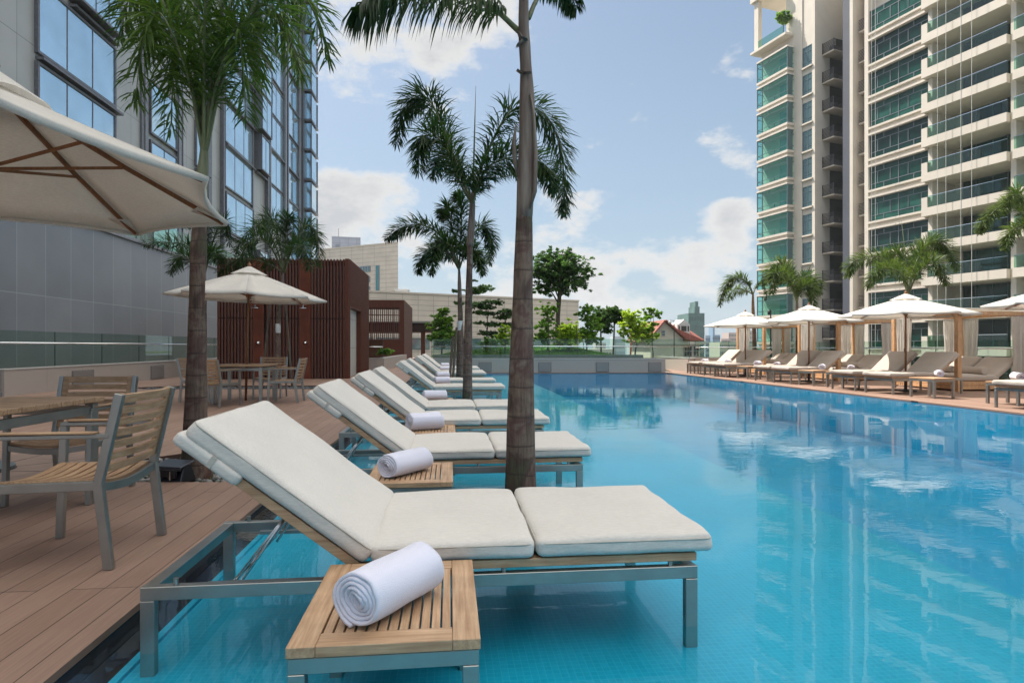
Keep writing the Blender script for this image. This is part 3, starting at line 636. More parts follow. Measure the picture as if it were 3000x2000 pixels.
# ================================================================ POOL FURNITURE
LL, LW = 2.14, 0.85                 # sun lounger length and width
def make_lounger(cush, name, label, group):
    t = thing(name, label, 'sun lounger', (0, 0, 0), 0, group)
    for (x, y) in ((0, 0), (0, LW - .035), (LL - .05, 0), (LL - .05, LW - .035)):
        m = MB(); m.box((x, y, 0), (x + .05, y + .035, .308)); m.build('leg', M['steel'], t, bevel=.002)
    m = MB()
    for y in (0, LW - .035): m.box((0, y, .31), (LL, y + .035, .36))
    m.box((.002, .037, .312), (.05, LW - .037, .358)); m.box((LL - .05, .037, .312), (LL - .002, LW - .037, .358)); m.box((1.05, .037, .315), (1.09, LW - .037, .345))
    m.build('metal_frame', M['steel'], t, bevel=.002)
    for x in (.12, .86, 1.35, 2.03):
        for y in (.0175, LW - .0175): m = MB(); m.tube([(x, y, .36), (x, y, .385 if x < .2 else .378)], .010, 8); m.build('pin', M['steel'], t)
    for y in (.10, LW - .10): m = MB(); m.box((.2, y - .01, .318), (.95, y + .01, .334)); m.build('guide_rail', M['steel'], t)
    hx, hz, a = .80, .395, R(37.5)
    m = MB()
    for y in (.01, LW - .055): m.box((hx, y, .378), (LL, y + .045, .41))
    m.box((LL - .06, .057, .38), (LL - .002, LW - .057, .408)); m.box((1.45, .057, .38), (1.49, LW - .057, .404))
    for i in range(14): x = hx + .05 + i * .09; m.box((x, .057, .385), (x + .06, LW - .057, .401))
    m.build('teak_base', M['teak_x'], t, bevel=.002)
    rot = Matrix.Translation((hx, 0, hz)) @ Matrix.Rotation(a, 4, 'Y')    # local -x runs up the backrest
    m = MB(); m.m = rot
    for y in (.01, LW - .055): m.box((-.83, y, -.02), (0.0, y + .045, .015))
    m.box((-.83, .057, -.018), (-.78, LW - .057, .012))
    for i in range(8): m.box((-.10 - i * .09, .057, -.012), (-.04 - i * .09, LW - .057, .006))
    m.build('backrest_frame', M['teak_x'], t, bevel=.002)
    m = MB(); m.m = rot; m.rbox(-.418, LW / 2, .060, .838, LW + .02, .084, .030, .008, 9, .008, 2.0); c1 = m.build('back_cushion', cush, t, smooth=True)
    m = MB(); m.m = rot; m.rbox(-.71, LW / 2, .004, .29, LW + .03, .055, .02, 0, 6, .004, 5.0); m.build('head_cover', cush, t, smooth=True)
    for y in (-.014, LW + .014): m = MB(); m.m = rot; m.box((-.70, y - .004, -.014), (-.68, y + .004, .03)); m.build('tie_tape', M['piping'], c1)
    m = MB(); m.rbox(1.152, LW / 2, .453, .640, LW + .02, .078, .028, .010, 8, .008, 7.0); c2 = m.build('seat_cushion', cush, t, smooth=True)
    m = MB(); m.rbox(1.842, LW / 2, .453, .728, LW + .02, .078, .028, .010, 9, .008, 9.0); c3 = m.build('foot_cushion', cush, t, smooth=True)
    for par, x0, x1, mm, zz, hh in ((c1, -.835, .0, rot, .060, .036), (c2, .834, 1.470, None, .453, .031), (c3, 1.480, 2.204, None, .453, .031)):
        m = MB()
        if mm: m.m = mm
        r_ = .035; y0, y1 = -.0115, LW + .0115
        pth = []
        for cx, cy, a0 in ((x1 - r_, y1 - r_, 0), (x0 + r_, y1 - r_, 90), (x0 + r_, y0 + r_, 180), (x1 - r_, y0 + r_, 270)):
            for k_ in range(0, 91, 30): pth.append((cx + (r_ - .002) * math.cos(R(a0 + k_)), cy + (r_ - .002) * math.sin(R(a0 + k_)), zz + hh - .012))
        pth.append(pth[0]); m.tube(pth, .0035, 5, False); m.build('piping', M['piping'], par, smooth=True)
    p0 = rot @ Vector((-.36, 0, -.02))
    m = MB()
    for y in (.17, .20, LW - .20, LW - .17): m.tube([(p0.x, y, p0.z), (.27 + (.03 if y < .19 or y > .66 else 0), y, .30)], .0065, 6)
    m.tube([(p0.x, .15, p0.z), (p0.x, LW - .15, p0.z)], .008, 6); m.tube([(.27, .08, .30), (.27, LW - .08, .30)], .008, 6)
    m.build('prop_stay', M['chrome'], t, smooth=True)
    return t
G_L = 'sun loungers standing in the shallow pool shelf'; G_R = 'sun loungers along the right deck'
lab_left = ['nearest cream sun lounger standing in the shallow water, its full frame in view',
            'second cream sun lounger from the front, behind the tree trunk rising from the water',
            'third cream sun lounger from the front, with a rolled towel at its hip',
            'fourth cream sun lounger, pushed close behind the third one',
            'fifth cream sun lounger from the front, just past the second palm in the water',
            'sixth cream sun lounger, between two rolled towels past the second palm',
            'seventh cream sun lounger from the front, beyond the thin third palm',
            'eighth cream sun lounger, paired closely behind the seventh',
            'ninth cream sun lounger, last but one before the far granite wall',
            'farthest cream sun lounger, right by the granite wall at the pool end']
vL = [2.335, 4.416, 6.312, 7.70, 11.5, 13.75, 17.4, 18.6, 21.2, 22.5]
lounger = make_lounger(M['cushion'], 'sun_lounger', lab_left[0], G_L)
UF = 1.003
for i, v in enumerate(vL):
    p = UV(UF - LL, v, -0.15); rz = TH + R([0, .4, -.3, .5, -.6, .4, .3, -.4, .5, 0][i])
    if i == 0: lounger.location = p; lounger.rotation_euler.z = TH
    else: dup(lounger, p, rz, lab_left[i])
# right deck: foot corners on the far side given by photo column and distance
loungerR = None
rf = [(2021, 24.2), (2060, 22.85), (2093, 21.85), (2207, 19.35), (2264.6, 18.2), (2438, 15.5), (2532.6, 14.37), (2907.6, 10.85)]
lab_r = ['farthest sun lounger on the right deck, its backrest fully in the sun', 'second farthest sun lounger on the right deck, left of the farthest parasol pole',
         'third farthest sun lounger on the right deck, right of the farthest parasol pole', 'sun lounger left of the middle parasol pole with foot end in the sun',
         'sun lounger right of the middle parasol pole with a towel table beside it', 'sun lounger left of the large near parasol pole on the right deck',
         'sun lounger right of the large near parasol pole, in front of the nearest cabana', 'nearest sun lounger on the right deck, its foot end cut by the photo edge']
AR = math.atan2(-.20, -.98)
ax = Vector((math.cos(AR), math.sin(AR), 0))
for i, (px, Y) in enumerate(rf):
    foot = Vector(((px - CX) / F * Y, Y, 0)); loc = foot - ax * LL * .9
    if i == 0: loungerR = make_lounger(M['cushion_taupe'], 'sun_lounger', lab_r[0], G_R); loungerR.location = loc; loungerR.rotation_euler.z = AR; loungerR.scale = (.90, .97, 1)
    else: dup(loungerR, loc, AR + R([0, 1, -1, 2, 0, -1, 0, 1][i]), lab_r[i])

# ---------------------------------------------------------------- side tables
def make_side_table(label, group):
    W, D, Z = .532, .627, .43
    t = thing('side_table', label, 'side table', (0, 0, 0), 0, group)
    for x in (.004, W - .05):
        for y in (.004, D - .05): m = MB(); m.box((x, y, 0), (x + .046, y + .046, Z - .078)); m.build('leg', M['steel'], t, bevel=.002)
    m = MB(); m.box((.004, .004, Z - .077), (W - .004, .04, Z - .033)); m.box((.004, D - .04, Z - .077), (W - .004, D - .004, Z - .033))
    m.box((.004, .042, Z - .077), (.04, D - .042, Z - .033)); m.box((W - .04, .042, Z - .077), (W - .004, D - .042, Z - .033)); m.build('apron', M['steel'], t, bevel=.002)
    top = MB(); b = .078
    top.box((0, .0, Z - .031), (b, D, Z)); top.box((W - b, 0, Z - .031), (W, D, Z)); f = top.build('tabletop', M['teak_y'], t, bevel=.002)
    for y_ in (0, D - b): top = MB(); top.box((b + .001, y_, Z - .031), (W - b - .001, y_ + b, Z)); top.build('end_rail', M['teak_x'], t, bevel=.002)
    s = MB(); n = 12; g = .0058; w = (W - 2 * b - g) / n
    for i in range(n): s.box((b + g + i * w, b + .003, Z - .03), (b + i * w + w, D - b - .003, Z - .002))
    s.build('slats', M['teak_y'], t, bevel=.0015)
    return t
TG_L = 'teak side tables standing in the shallow water'; TG_R = 'teak side tables on the right deck'
tl = [(-.445, 1.68), (-.51, 3.64), (-.475, 5.68), (-.48, 8.95), (-.40, 12.75), (-.42, 15.3), (-.42, 20.1), (-.42, 23.6)]
tw = [(.0, .0, 30), (0, 0, 24), (0, .0, 12), (0, 0, 6), (0, 0, 8), (0, 0, 10), (0, 0, 5), (0, 0, 8)]
tlab = ['nearest teak slatted side table with steel legs, in the water before the first lounger', 'teak side table in the water between the first and second loungers',
        'teak side table in the water before the third lounger', 'teak side table just behind the fourth lounger, left of the second palm',
        'teak side table hidden behind the fifth lounger seat', 'teak side table behind the sixth lounger', 'teak side table between the eighth and ninth loungers', 'teak side table behind the farthest lounger by the pool end wall']
wlab = ['large rolled white towel on the nearest side table', 'rolled white towel on the table between first and second loungers', 'rolled white towel on the table before the third lounger',
        'rolled white towel on the table left of the second palm', 'rolled white towel just behind the fifth lounger seat', 'rolled white towel behind the sixth lounger, partly hidden by the one in front',
        'small rolled white towel beside the support stakes of the third palm', 'farthest rolled white towel in the left row, by the far granite wall']
def make_towel(label, group, Rr=.089, L=.33, turns=5.4, sd=0.0, oval=.95):
    """spiral roll of terry cloth lying along local y, resting on z = 0"""
    t = MB(); n = 150; th = .0150; prof = []
    for i in range(n + 1):
        f = i / n; a = f * turns * 2 * math.pi; r = .014 + (Rr - .014 - th / 2) * f
        r *= 1 + .035 * math.sin(a * 2 + 1) + .03 * noise.noise(Vector((a + sd * 7, sd, 4)))
        prof.append((r * math.cos(a + 2.0), r * math.sin(a + 2.0) * oval, a))
    ys = [0, .012, .03, .10, .18, .26, L - .03, L - .012, L]; rings = []
    vs = []; fs = []
    for side in (0, 1):
        for j, y in enumerate(ys):
            for i, (x, z, a) in enumerate(prof):
                l = math.hypot(x, z) or 1; nx, nz = x / l, z / l
                edge = 1 if 2 <= j <= len(ys) - 3 else (.9 if j in (1, len(ys) - 2) else .55)
                o = (th / 2) * edge * (1 if side else -1)
                wob = .0055 * noise.noise(Vector((x * 20 + sd, y * 12, z * 20))); yy = y + (.004 * noise.noise(Vector((x * 160, z * 160, y * 30 + sd))) + .010 * math.sin(a * .9 + (0 if y < L / 2 else 2)) if j < 2 or j > len(ys) - 3 else 0)
                vs.append((x + nx * (o + wob), yy, z + nz * (o + wob)))
    m = n + 1; J = len(ys)
    for side in (0, 1):
        for j in range(J - 1):
            for i in range(n):
                a = side * J * m + j * m + i; q = (a, a + 1, a + 1 + m, a + m); fs.append(q if side else q[::-1])
    for j in (0, J - 1):
        for i in range(n):
            a = j * m + i; b = J * m + j * m + i; q = (a, b, b + 1, a + 1); fs.append(q if j else q[::-1])
    for i in (0, n):
        for j in range(J - 1):
            a = j * m + i; b = J * m + j * m + i; fs.append((a, a + m, b + m, b))
    zmin = min(v[2] for v in vs); t.add([(x, y, z - zmin) for x, y, z in vs], fs)
    c = MB.__new__(MB)
    o = t.build('towel', M['towel'], None, smooth=True); tag(o, label, 'towel', group); return o
tab = make_side_table(tlab[0], TG_L); tow = make_towel(wlab[0], 'rolled white towels on the tables in the pool'); tow_b = make_towel(wlab[1], 'rolled white towels on the tables in the pool', .088, .36, 5.0, 3.0, .86); tow_c = make_towel(wlab[2], 'rolled white towels on the tables in the pool', .098, .33, 5.8, 6.0, .91)
for i, (u, v) in enumerate(tl):
    p = UV(u, v, -.15)
    if i == 0: tab.location = p; tab.rotation_euler.z = TH
    else: dup(tab, p, TH, tlab[i])
    dx, dy, an = tw[i]
    q = UV(u + (.175 if i == 0 else .17), v + (.09 if i == 0 else .12), .2805)
    ang = -R(an) + (0 if i else 0)
    o = (tow, tow_b, tow_c)[i] if i < 3 else (tow_b, tow, tow_c)[i % 3].copy()
    if i > 2: col.objects.link(o)
    o['label'] = wlab[i]
    o.location = q; o.rotation_euler = (0, 0, ang)
    if i: o.rotation_euler = (0, 0, -R([30, 32, 62, 75, 70, 72, 75, 72][i])); o.location = UV(u + [0, .12, .08, .08, .08, .08, .08, .08][i], v + [0, .13, .22, .27, .27, .27, .27, .27][i], .2805)
tr_ = [(8.0, 24.9), (8.35, 23.15), (8.55, 20.85), (8.9, 20.1), (9.0, 17.35), (9.27, 16.35), (9.5, 13.3), (9.95, 11.75)]
trl = ['teak side table beyond the farthest right lounger', 'teak side table between the two farthest right loungers', 'teak side table on the near side of the third farthest right lounger',
       'teak side table on the far side of the middle parasol pair', 'teak side table on the near side of the middle parasol pair', 'teak side table on the far side of the large parasol pair',
       'teak side table with towel before the nearest cabana', 'teak side table beyond the nearest right lounger']
twr = ['white rolled towel farthest away on the right deck', 'white rolled towel before the farthest sunlit backrest', 'white rolled towel below the farthest right parasol', 'white rolled towel on the far side of the middle parasol pair',
       'white rolled towel on the near side of the middle parasol pair', 'white rolled towel on the far side of the large parasol pair', 'white rolled towel before the nearest cabana bolster', 'white rolled towel by the nearest right lounger']
for i, (x, y) in enumerate(tr_):
    dup(tab, Vector((x, y, 0)) + ax * .25, AR, trl[i], TG_R)
    o = (tow, tow_b, tow_c)[(i * 2 + 1) % 3].copy(); col.objects.link(o); o['label'] = twr[i]; o['group'] = 'rolled white towels on the right deck tables'
    o.location = Vector((x - .12, y - .22, .4305)); o.rotation_euler = (0, 0, R(-50 + i * 4))

# ---------------------------------------------------------------- parasols
def make_parasol(label, group, za, ze, Rr, base=True, rot0=0.0, tilt=(0, 0), pole_z0=0.0, sag=.05, ex=1.05, cv=.09):
    t = thing('parasol', label, 'parasol', (0, 0, 0), 0, group)
    n = 8; mc = MB(); seg = 7; sub = 5
    def surf(fr, ang, dz=0.0):          # fr radial fraction, ang in panel units
        k = math.floor(ang); f = ang - k
        a0 = rot0 + k * math.pi / 4; a1 = a0 + math.pi / 4
        p0 = Vector((math.cos(a0), math.sin(a0))); p1 = Vector((math.cos(a1), math.sin(a1)))
        p = p0.lerp(p1, f); cat = 1 - cv * 4 * f * (1 - f) * fr ** 3
        r = fr * Rr * cat; z = za + (ze - za) * (fr ** ex) - sag * 4 * f * (1 - f) * math.sin(fr * math.pi * .8) * .7 + dz
        return Vector((p.x * r, p.y * r, z))
    for k in range(n):
        g = [[surf(max(.02, i / seg), k + j / sub * .9999) for j in range(sub + 1)] for i in range(seg + 1)]
        vs = [p for row in g for p in row]; w = sub + 1
        fs = [(i * w + j, (i + 1) * w + j, (i + 1) * w + j + 1, i * w + j + 1) for i in range(seg) for j in range(sub)]
        mc.add(vs, fs)
        # valance hem
        e = g[seg]; vs = e + [p + Vector((0, 0, -.035)) * 1 - Vector((p.x, p.y, 0)) * .012 for p in e]
        mc.add(vs, [(j, j + w, j + 1 + w, j + 1) for j in range(sub)])
        # pocket at the rib end
        q = surf(1, k); q2 = surf(.86, k + .10); q3 = surf(.86, k - .10 + 8 if k == 0 else k - .10); dn = Vector((0, 0, -.03))
        mc.add([q + dn * .6, q2 + dn, q3 + dn], [(0, 1, 2)])
    cp = mc.build('canopy', M['canvas'], t, smooth=True)
    md = cp.modifiers.new('thickness', 'SOLIDIFY'); md.thickness = .003
    mv = MB()
    for k in range(n):
        for j in range(4):
            f0, f1 = k + j / 4 * .9999, k + (j + 1) / 4 * .9999
            a, b = surf(.02, f0, .085), surf(.02, f1, .085); c, d = surf(.23, f1, .030 + .028 * math.sin((f1 - k) * math.pi)), surf(.23, f0, .030 + .028 * math.sin((f0 - k) * math.pi))
            mv.add([a, b, c, d], [(0, 3, 2, 1)])
    mv.build('vent_cap', M['canvas'], cp, smooth=True)
    pole = MB(); pole.tube([(0, 0, pole_z0 + .02), (0, 0, za + .04)], .024, 12); pole.build('pole', M['teak_pole'], t, smooth=True)
    hub = MB(); zc = ze + .03
    hub.lathe([(.03, zc - .04), (.05, zc - .03), (.055, zc + .02), (.03, zc + .05)], 14); hub.lathe([(.03, za - .10), (.055, za - .08), (.055, za - .03), (.03, za - .02)], 14)
    hub.build('hub', M['teak_pole'], t, smooth=False)
    fin = MB(); fin.lathe([(.012, za + .06), (.03, za + .075), (.038, za + .10), (.028, za + .125), (.012, za + .135), (.018, za + .15), (.008, za + .165)], 14); fin.build('finial', M['teak_pole'], t, smooth=True)
    for k in range(n):
        a = rot0 + k * math.pi / 4; r_ = MB()
        p0 = Vector((math.cos(a) * .04, math.sin(a) * .04, za - .055)); p1 = Vector((math.cos(a) * Rr * .5, math.sin(a) * Rr * .5, za + (ze - za) * .5 ** ex - .034)); p2 = Vector((math.cos(a) * Rr * .97, math.sin(a) * Rr * .97, ze - .020))
        r_.bar(p0, p1, .020, .032); r_.bar(p1, p2, .020, .030); rb = r_.build('rib', M['teak_pole'], t, bevel=.002)
        s_ = MB(); s_.bar((math.cos(a) * .05, math.sin(a) * .05, zc), p1 + Vector((0, 0, -.012)), .015, .02); s_.build('strut', M['teak_pole'], rb, bevel=.002)
    cr = MB(); cr.box((-.008, .024, .95), (.008, .05, .99)); cr.tube([(0, .045, .97), (.0, .06, 1.03), (.01, .06, 1.06)], .006, 6); cr.build('pulley', M['pole_dark'], t)
    if base:
        bs = MB(); bs.lathe([(.24, 0.0), (.24, .035), (.05, .05), (.035, .06), (.035, .36)], 20); bs.build('base', M['pole_dark'], t)
    return t
PG = 'white parasols along the right deck'
u1 = make_parasol('large white parasol with timber ribs overhead at the left edge', None, 2.81, 2.21, 1.48, rot0=R(90 - 48), base=False, sag=.0, ex=.9, cv=.055)
u1.location = (-3.32 - .12, 3.80 - .19, 0); u1.rotation_euler = (R(-4), R(2.5), 0)
u2 = make_parasol('white parasol over the set table before the rust brown pavilion', None, 2.63, 2.09, 1.52, rot0=R(22), base=False); u2.location = (-5.35, 12.0, 0); u2.rotation_euler = (0, R(1.6), 0)
u3 = make_parasol('large white parasol nearest in full on the right deck', PG, 2.32, 1.88, 1.5, rot0=R(10)); u3.location = (9.72, 14.75, 0)
u4 = dup(u3, (9.32, 18.75, 0), R(4), 'middle white parasol on the right deck with lit canopy', PG)
u5 = dup(u3, (8.75, 22.4, 0), R(15), 'farthest cream parasol on the right deck, beside the dark palm', PG)
u6 = dup(u3, (10.32, 10.75, 0), R(0), 'white parasol cut by the right photo edge', PG)

# ---------------------------------------------------------------- dining chairs and tables
def make_chair(label, group):
    t = thing('dining_chair', label, 'chair', (0, 0, 0), 0, group); W = .58
    top = Vector((0, .335, .865)); mid = Vector((0, .235, .42)); foot = Vector((0, .285, 0))
    for s in (-1, 1):
        x = s * (W / 2 - .0175)
        m = MB(); m.bar((x, foot.y, 0), (x, mid.y, mid.z + .01), .032, .045, (0, 1, 0)); m.bar((x, mid.y, mid.z), (x, top.y, top.z), .030, .043, (0, 1, 0)); m.build('leg', M['steel'], t, bevel=.003)
        m = MB(); m.bar((x, -.27, 0), (x, -.245, .645), .032, .04, (0, 1, 0)); m.build('leg', M['steel'], t, bevel=.003)
        m = MB(); m.bar((x, -.262, .655), (x, .29, .66), .034, .022); ar = m.build('armrest', M['steel'], t, bevel=.003)
        m = MB(); m.rbox(x, .0, .675, .045, .46, .012, .005, 0, 3); m.build('arm_pad', M['teak_y'], ar, bevel=0)
        m = MB(); m.bar((x, -.25, .405), (x, .235, .415), .028, .045); m.build('side_rail', M['steel'], t, bevel=.003)
    for y, z in ((-.255, .398), (.235, .405)):
        m = MB(); pts = [(-W / 2 + .03 + (W - .06) * i / 8, y, z - .028 * math.sin(math.pi * i / 8)) for i in range(9)]
        for a, b in zip(pts, pts[1:]): m.bar(a, b, .022, .04)
        m.build('cross_rail', M['steel'], t)
    m = MB()
    for i in range(9):
        y = -.235 + i * .054
        pts = [(-W / 2 + .036 + (W - .072) * j / 8, y, .43 - .028 * math.sin(math.pi * j / 8)) for j in range(9)]
        for a, b in zip(pts, pts[1:]): m.bar(a, Vector(b) + (Vector(b) - Vector(a)) * .02, .040, .016)
    for x in (-W / 2 + .045, W / 2 - .045): m.bar((x, -.25, .425), (x, .22, .43), .022, .014)
    m.build('seat', M['teak_x'], t)
    m = MB(); d = (top - mid).normalized()
    for s in (-1, 1): x = s * (W / 2 - .052); p, q = mid + d * .06, mid + d * .455; m.bar((x, p.y - .006, p.z), (x, q.y - .006, q.z), .035, .022, (0, 1, 0))
    for i in range(7):
        p = mid + d * (.075 + i * .059); hh = .036 if i < 6 else .045
        pts = [(-W / 2 + .04 + (W - .08) * j / 8, p.y - .006 + .03 * math.sin(math.pi * j / 8), p.z) for j in range(9)]
        for a, b in zip(pts, pts[1:]): m.bar(a, Vector(b) + (Vector(b) - Vector(a)) * .02, .016, hh, d)
    m.build('backrest', M['teak_x'], t)
    return t
CG1 = 'chairs at the near table'; CG2 = 'chairs at the table before the pavilion'
ch = make_chair('teak and steel armchair in front, seen side on with its back to the pool', CG1)
ch.location = (-2.30, 3.19, 0); ch.rotation_euler.z = R(-90) + TH
dup(ch, (-3.24, 4.40, 0), R(5), 'teak and steel armchair behind the near table, its back to the granite wall', CG1)
dup(ch, (-4.35, 3.5, 0), R(95), 'teak armchair at the far left of the near table', CG1) if False else None
dup(ch, (-5.42, 11.0, 0), R(180 - 14), 'armchair on the near side of the far table with its back to the camera', CG2)
dup(ch, (-4.48, 11.85, 0), R(-84), 'armchair on the right side of the far table, seen side on', CG2)
dup(ch, (-5.2, 12.85, 0), R(8), 'armchair on the far side of the distant table, facing the camera', CG2)
dup(ch, (-6.35, 12.15, 0), R(98), 'armchair on the left side of the far table, partly behind the palm trunk', CG2)
def make_table(label):
    t = thing('dining_table', label, 'table'); S = .5
    for x in (-1, 1):
        for y in (-1, 1): m = MB(); cx, cy = x * (S - .055), y * (S - .055); m.box((cx - .03, cy - .03, 0), (cx + .03, cy + .03, .70)); m.build('leg', M['steel'], t, bevel=.003)
    m = MB()
    for y in (-1, 1): m.box((-S + .088, y * (S - .05) - .0125, .625), (S - .088, y * (S - .05) + .0125, .685))
    for x in (-1, 1): m.box((x * (S - .05) - .0125, -S + .088, .625), (x * (S - .05) + .0125, S - .088, .685))
    m.build('apron', M['steel'], t, bevel=.002)
    m = MB(); n = 9; w = 2 * S / n
    for i in range(n):
        if i == n // 2:
            m.box((-S, -S + i * w + .002, .712), (-.03, -S + (i + 1) * w - .002, .745)); m.box((.03, -S + i * w + .002, .712), (S, -S + (i + 1) * w - .002, .745))
        else: m.box((-S, -S + i * w + .002, .712), (S, -S + (i + 1) * w - .002, .745))
    m.box((-S + .06, -S + .06, .702), (-.04, S - .06, .711)); m.box((.04, -S + .06, .702), (S - .06, S - .06, .711))
    m.build('tabletop', M['teak_x'], t, bevel=.003); return t
tb = make_table('square teak and steel table at the left edge under the large parasol'); tb.location = (-3.38, 3.74, 0); tb.rotation_euler.z = TH * .6
tb2 = dup(tb, (-5.35, 11.95, 0), TH, 'square teak table under the parasol before the pavilion')
# round cover in the deck with ring planks
m = MB(); m.lathe([(.30, .0), (.30, .03), (.26, .045), (.0, .05)], 32); o = m.build('deck_cover', simple('cover_grey', (0.10, 0.12, 0.13), 0.5, .4)); o.location = (-4.75, 5.25, 0.006); tag(o, 'dark round cover set in ring planks at the left edge of the deck', 'cover')
rm = tile_mat('ring_planks', (0.21, 0.145, 0.115), (0.24, 0.17, 0.135), (0.04, 0.028, 0.022), .33); m = MB()
for r0_, r1_ in ((.31, .60), (.604, .90)):
    for q in range(8):
        a0, a1 = q * math.pi / 4 + .006 / r0_, (q + 1) * math.pi / 4 - .006 / r0_; vs = []; n = 8
        for j in range(n + 1):
            a = a0 + (a1 - a0) * j / n; vs += [(r0_ * math.cos(a), r0_ * math.sin(a), .004), (r1_ * math.cos(a), r1_ * math.sin(a), .004)]
        m.add(vs, [(2 * j, 2 * j + 1, 2 * j + 3, 2 * j + 2) for j in range(n)])
o = m.build('deck_rings', simple('ring_plank', (0.22, 0.15, 0.118), .62, var=.15, scale=3)); o.location = (-4.75, 5.25, 0); tag(o, kind='structure')
m = MB(); m.lathe([(.905, .0), (.905, .0035), (0, .0036)], 40); o = m.build('deck_ring_joint', simple('ring_gap', (0.03, 0.02, 0.017), .8)); o.location = (-4.75, 5.25, -.0005); tag(o, kind='structure')

# ---------------------------------------------------------------- cabanas
EV = Vector((-.119, .993, 0)).normalized(); BV = Vector((.993, .119, 0)).normalized()
def make_cabana(label, group):
    """local x goes back from the pool, local y away along the pool"""
    t = thing('cabana', label, 'cabana', (0, 0, 0), 0, group); S, HH = 2.05, 2.0
    for x in (0, S):
        for y in (0, S): m = MB(); m.box((x - .055, y - .055, 0), (x + .055, y + .055, HH - .13)); m.build('post', M['cabana_wood'], t, bevel=.004)
    m = MB()
    for y in (0, S): m.box((-.06, y - .035, HH - .13), (S + .06, y + .035, HH - .04))
    for x in (0, S): m.box((x - .03, .037, HH - .125), (x + .03, S - .037, HH - .05))
    m.build('top_beams', M['cabana_wood'], t, bevel=.004)
    m = MB(); m.box((-.02, .06, .04), (S, S - .06, .13)); m.box((.0, .08, .14), (S - .02, S - .08, .23)); m.build('platform', M['cabana_wood'], t, bevel=.004)
    bm_ = MB(); g = 10
    vs = [(-.08 + (S + .16) * i / g, -.08 + (S + .16) * j / g, HH + .035 - .07 * math.sin(math.pi * i / g) * math.sin(math.pi * j / g)) for i in range(g + 1) for j in range(g + 1)]
    bm_.add(vs, [(i * (g + 1) + j, (i + 1) * (g + 1) + j, (i + 1) * (g + 1) + j + 1, i * (g + 1) + j + 1) for i in range(g) for j in range(g)])
    rf_ = bm_.build('roof_canvas', M['canvas'], t, smooth=True); md = rf_.modifiers.new('thickness', 'SOLIDIFY'); md.thickness = .02
    def curtain(cx, cy, dx, dy, wdt, seed):
        rnd = random.Random(seed); m = MB(); n = 28; zs = [HH - .14, HH - .18, HH - .5, 1.3, .95, .6, .25, .06]; rows = []
        for j, z in enumerate(zs):
            sp = (1.0, .98, .95, .86, .8, .86, .95, 1.0)[j]
            for i in range(n + 1):
                f = (i / n - .5) * wdt * sp; d = .03 * math.sin(i * 1.35 + seed) + .012 * math.sin(i * 3.1 + j * .6)
                rows.append((cx + dx * f - dy * d, cy + dy * f + dx * d, z))
        m.add(rows, [(j * (n + 1) + i, (j + 1) * (n + 1) + i, (j + 1) * (n + 1) + i + 1, j * (n + 1) + i + 1) for j in range(len(zs) - 1) for i in range(n)])
        o = m.build('curtain', M['curtain'], t, smooth=True); md = o.modifiers.new('thickness', 'SOLIDIFY'); md.thickness = .004
    for (x, y, sx, sy, sd) in ((S, 0, -1, 1, 1), (0, S, 1, -1, 2), (S, S, -1, -1, 3)):
        curtain(x + sx * .31, y, 1, 0, .48, sd); curtain(x, y + sy * .32, 0, 1, .48, sd + 5)
    # twin mattresses with raised backs and bolsters
    for y0 in (.10, 1.05):
        m = MB(); m.rbox(.66, y0 + .45, .315, 1.22, .88, .16, .06, .015, 7, .006, y0); mt = m.build('mattress', M['cushion_taupe'], t, smooth=True)
        rt = Matrix.Translation((1.20, 0, .30)) @ Matrix.Rotation(R(-38), 4, 'Y'); m = MB(); m.m = rt; m.rbox(.36, y0 + .45, .04, .78, .88, .14, .055, .015, 7, .006, y0 + 2); m.build('back_mattress', M['cushion_taupe'], t, smooth=True)
        m = MB(); m.tube([(.86, y0 + .02, .49), (.86, y0 + .03, .49), (.86, y0 + .84, .49), (.86, y0 + .85, .49)], [.085, .1, .1, .085], 20); m.build('bolster', M['cushion_taupe'], t, smooth=False)
    return t
CB = 'timber cabanas with tied curtains behind the right loungers'
cb = make_cabana('nearest timber cabana with daybed and pale curtains, behind the large parasol', CB)
ca = math.atan2(BV.y, BV.x)
cb.location = (10.9, 14.6, 0); cb.rotation_euler.z = ca
dup(cb, (10.38, 19.0, 0), ca, 'middle timber cabana with pale curtains behind the middle parasol', CB)
dup(cb, (9.86, 23.35, 0), ca, 'farthest timber cabana with pale curtains behind the farthest parasol', CB)
dup(cb, (11.42, 10.2, 0), ca, 'timber cabana at the right photo edge, its roof beam and curtain just in view', CB)

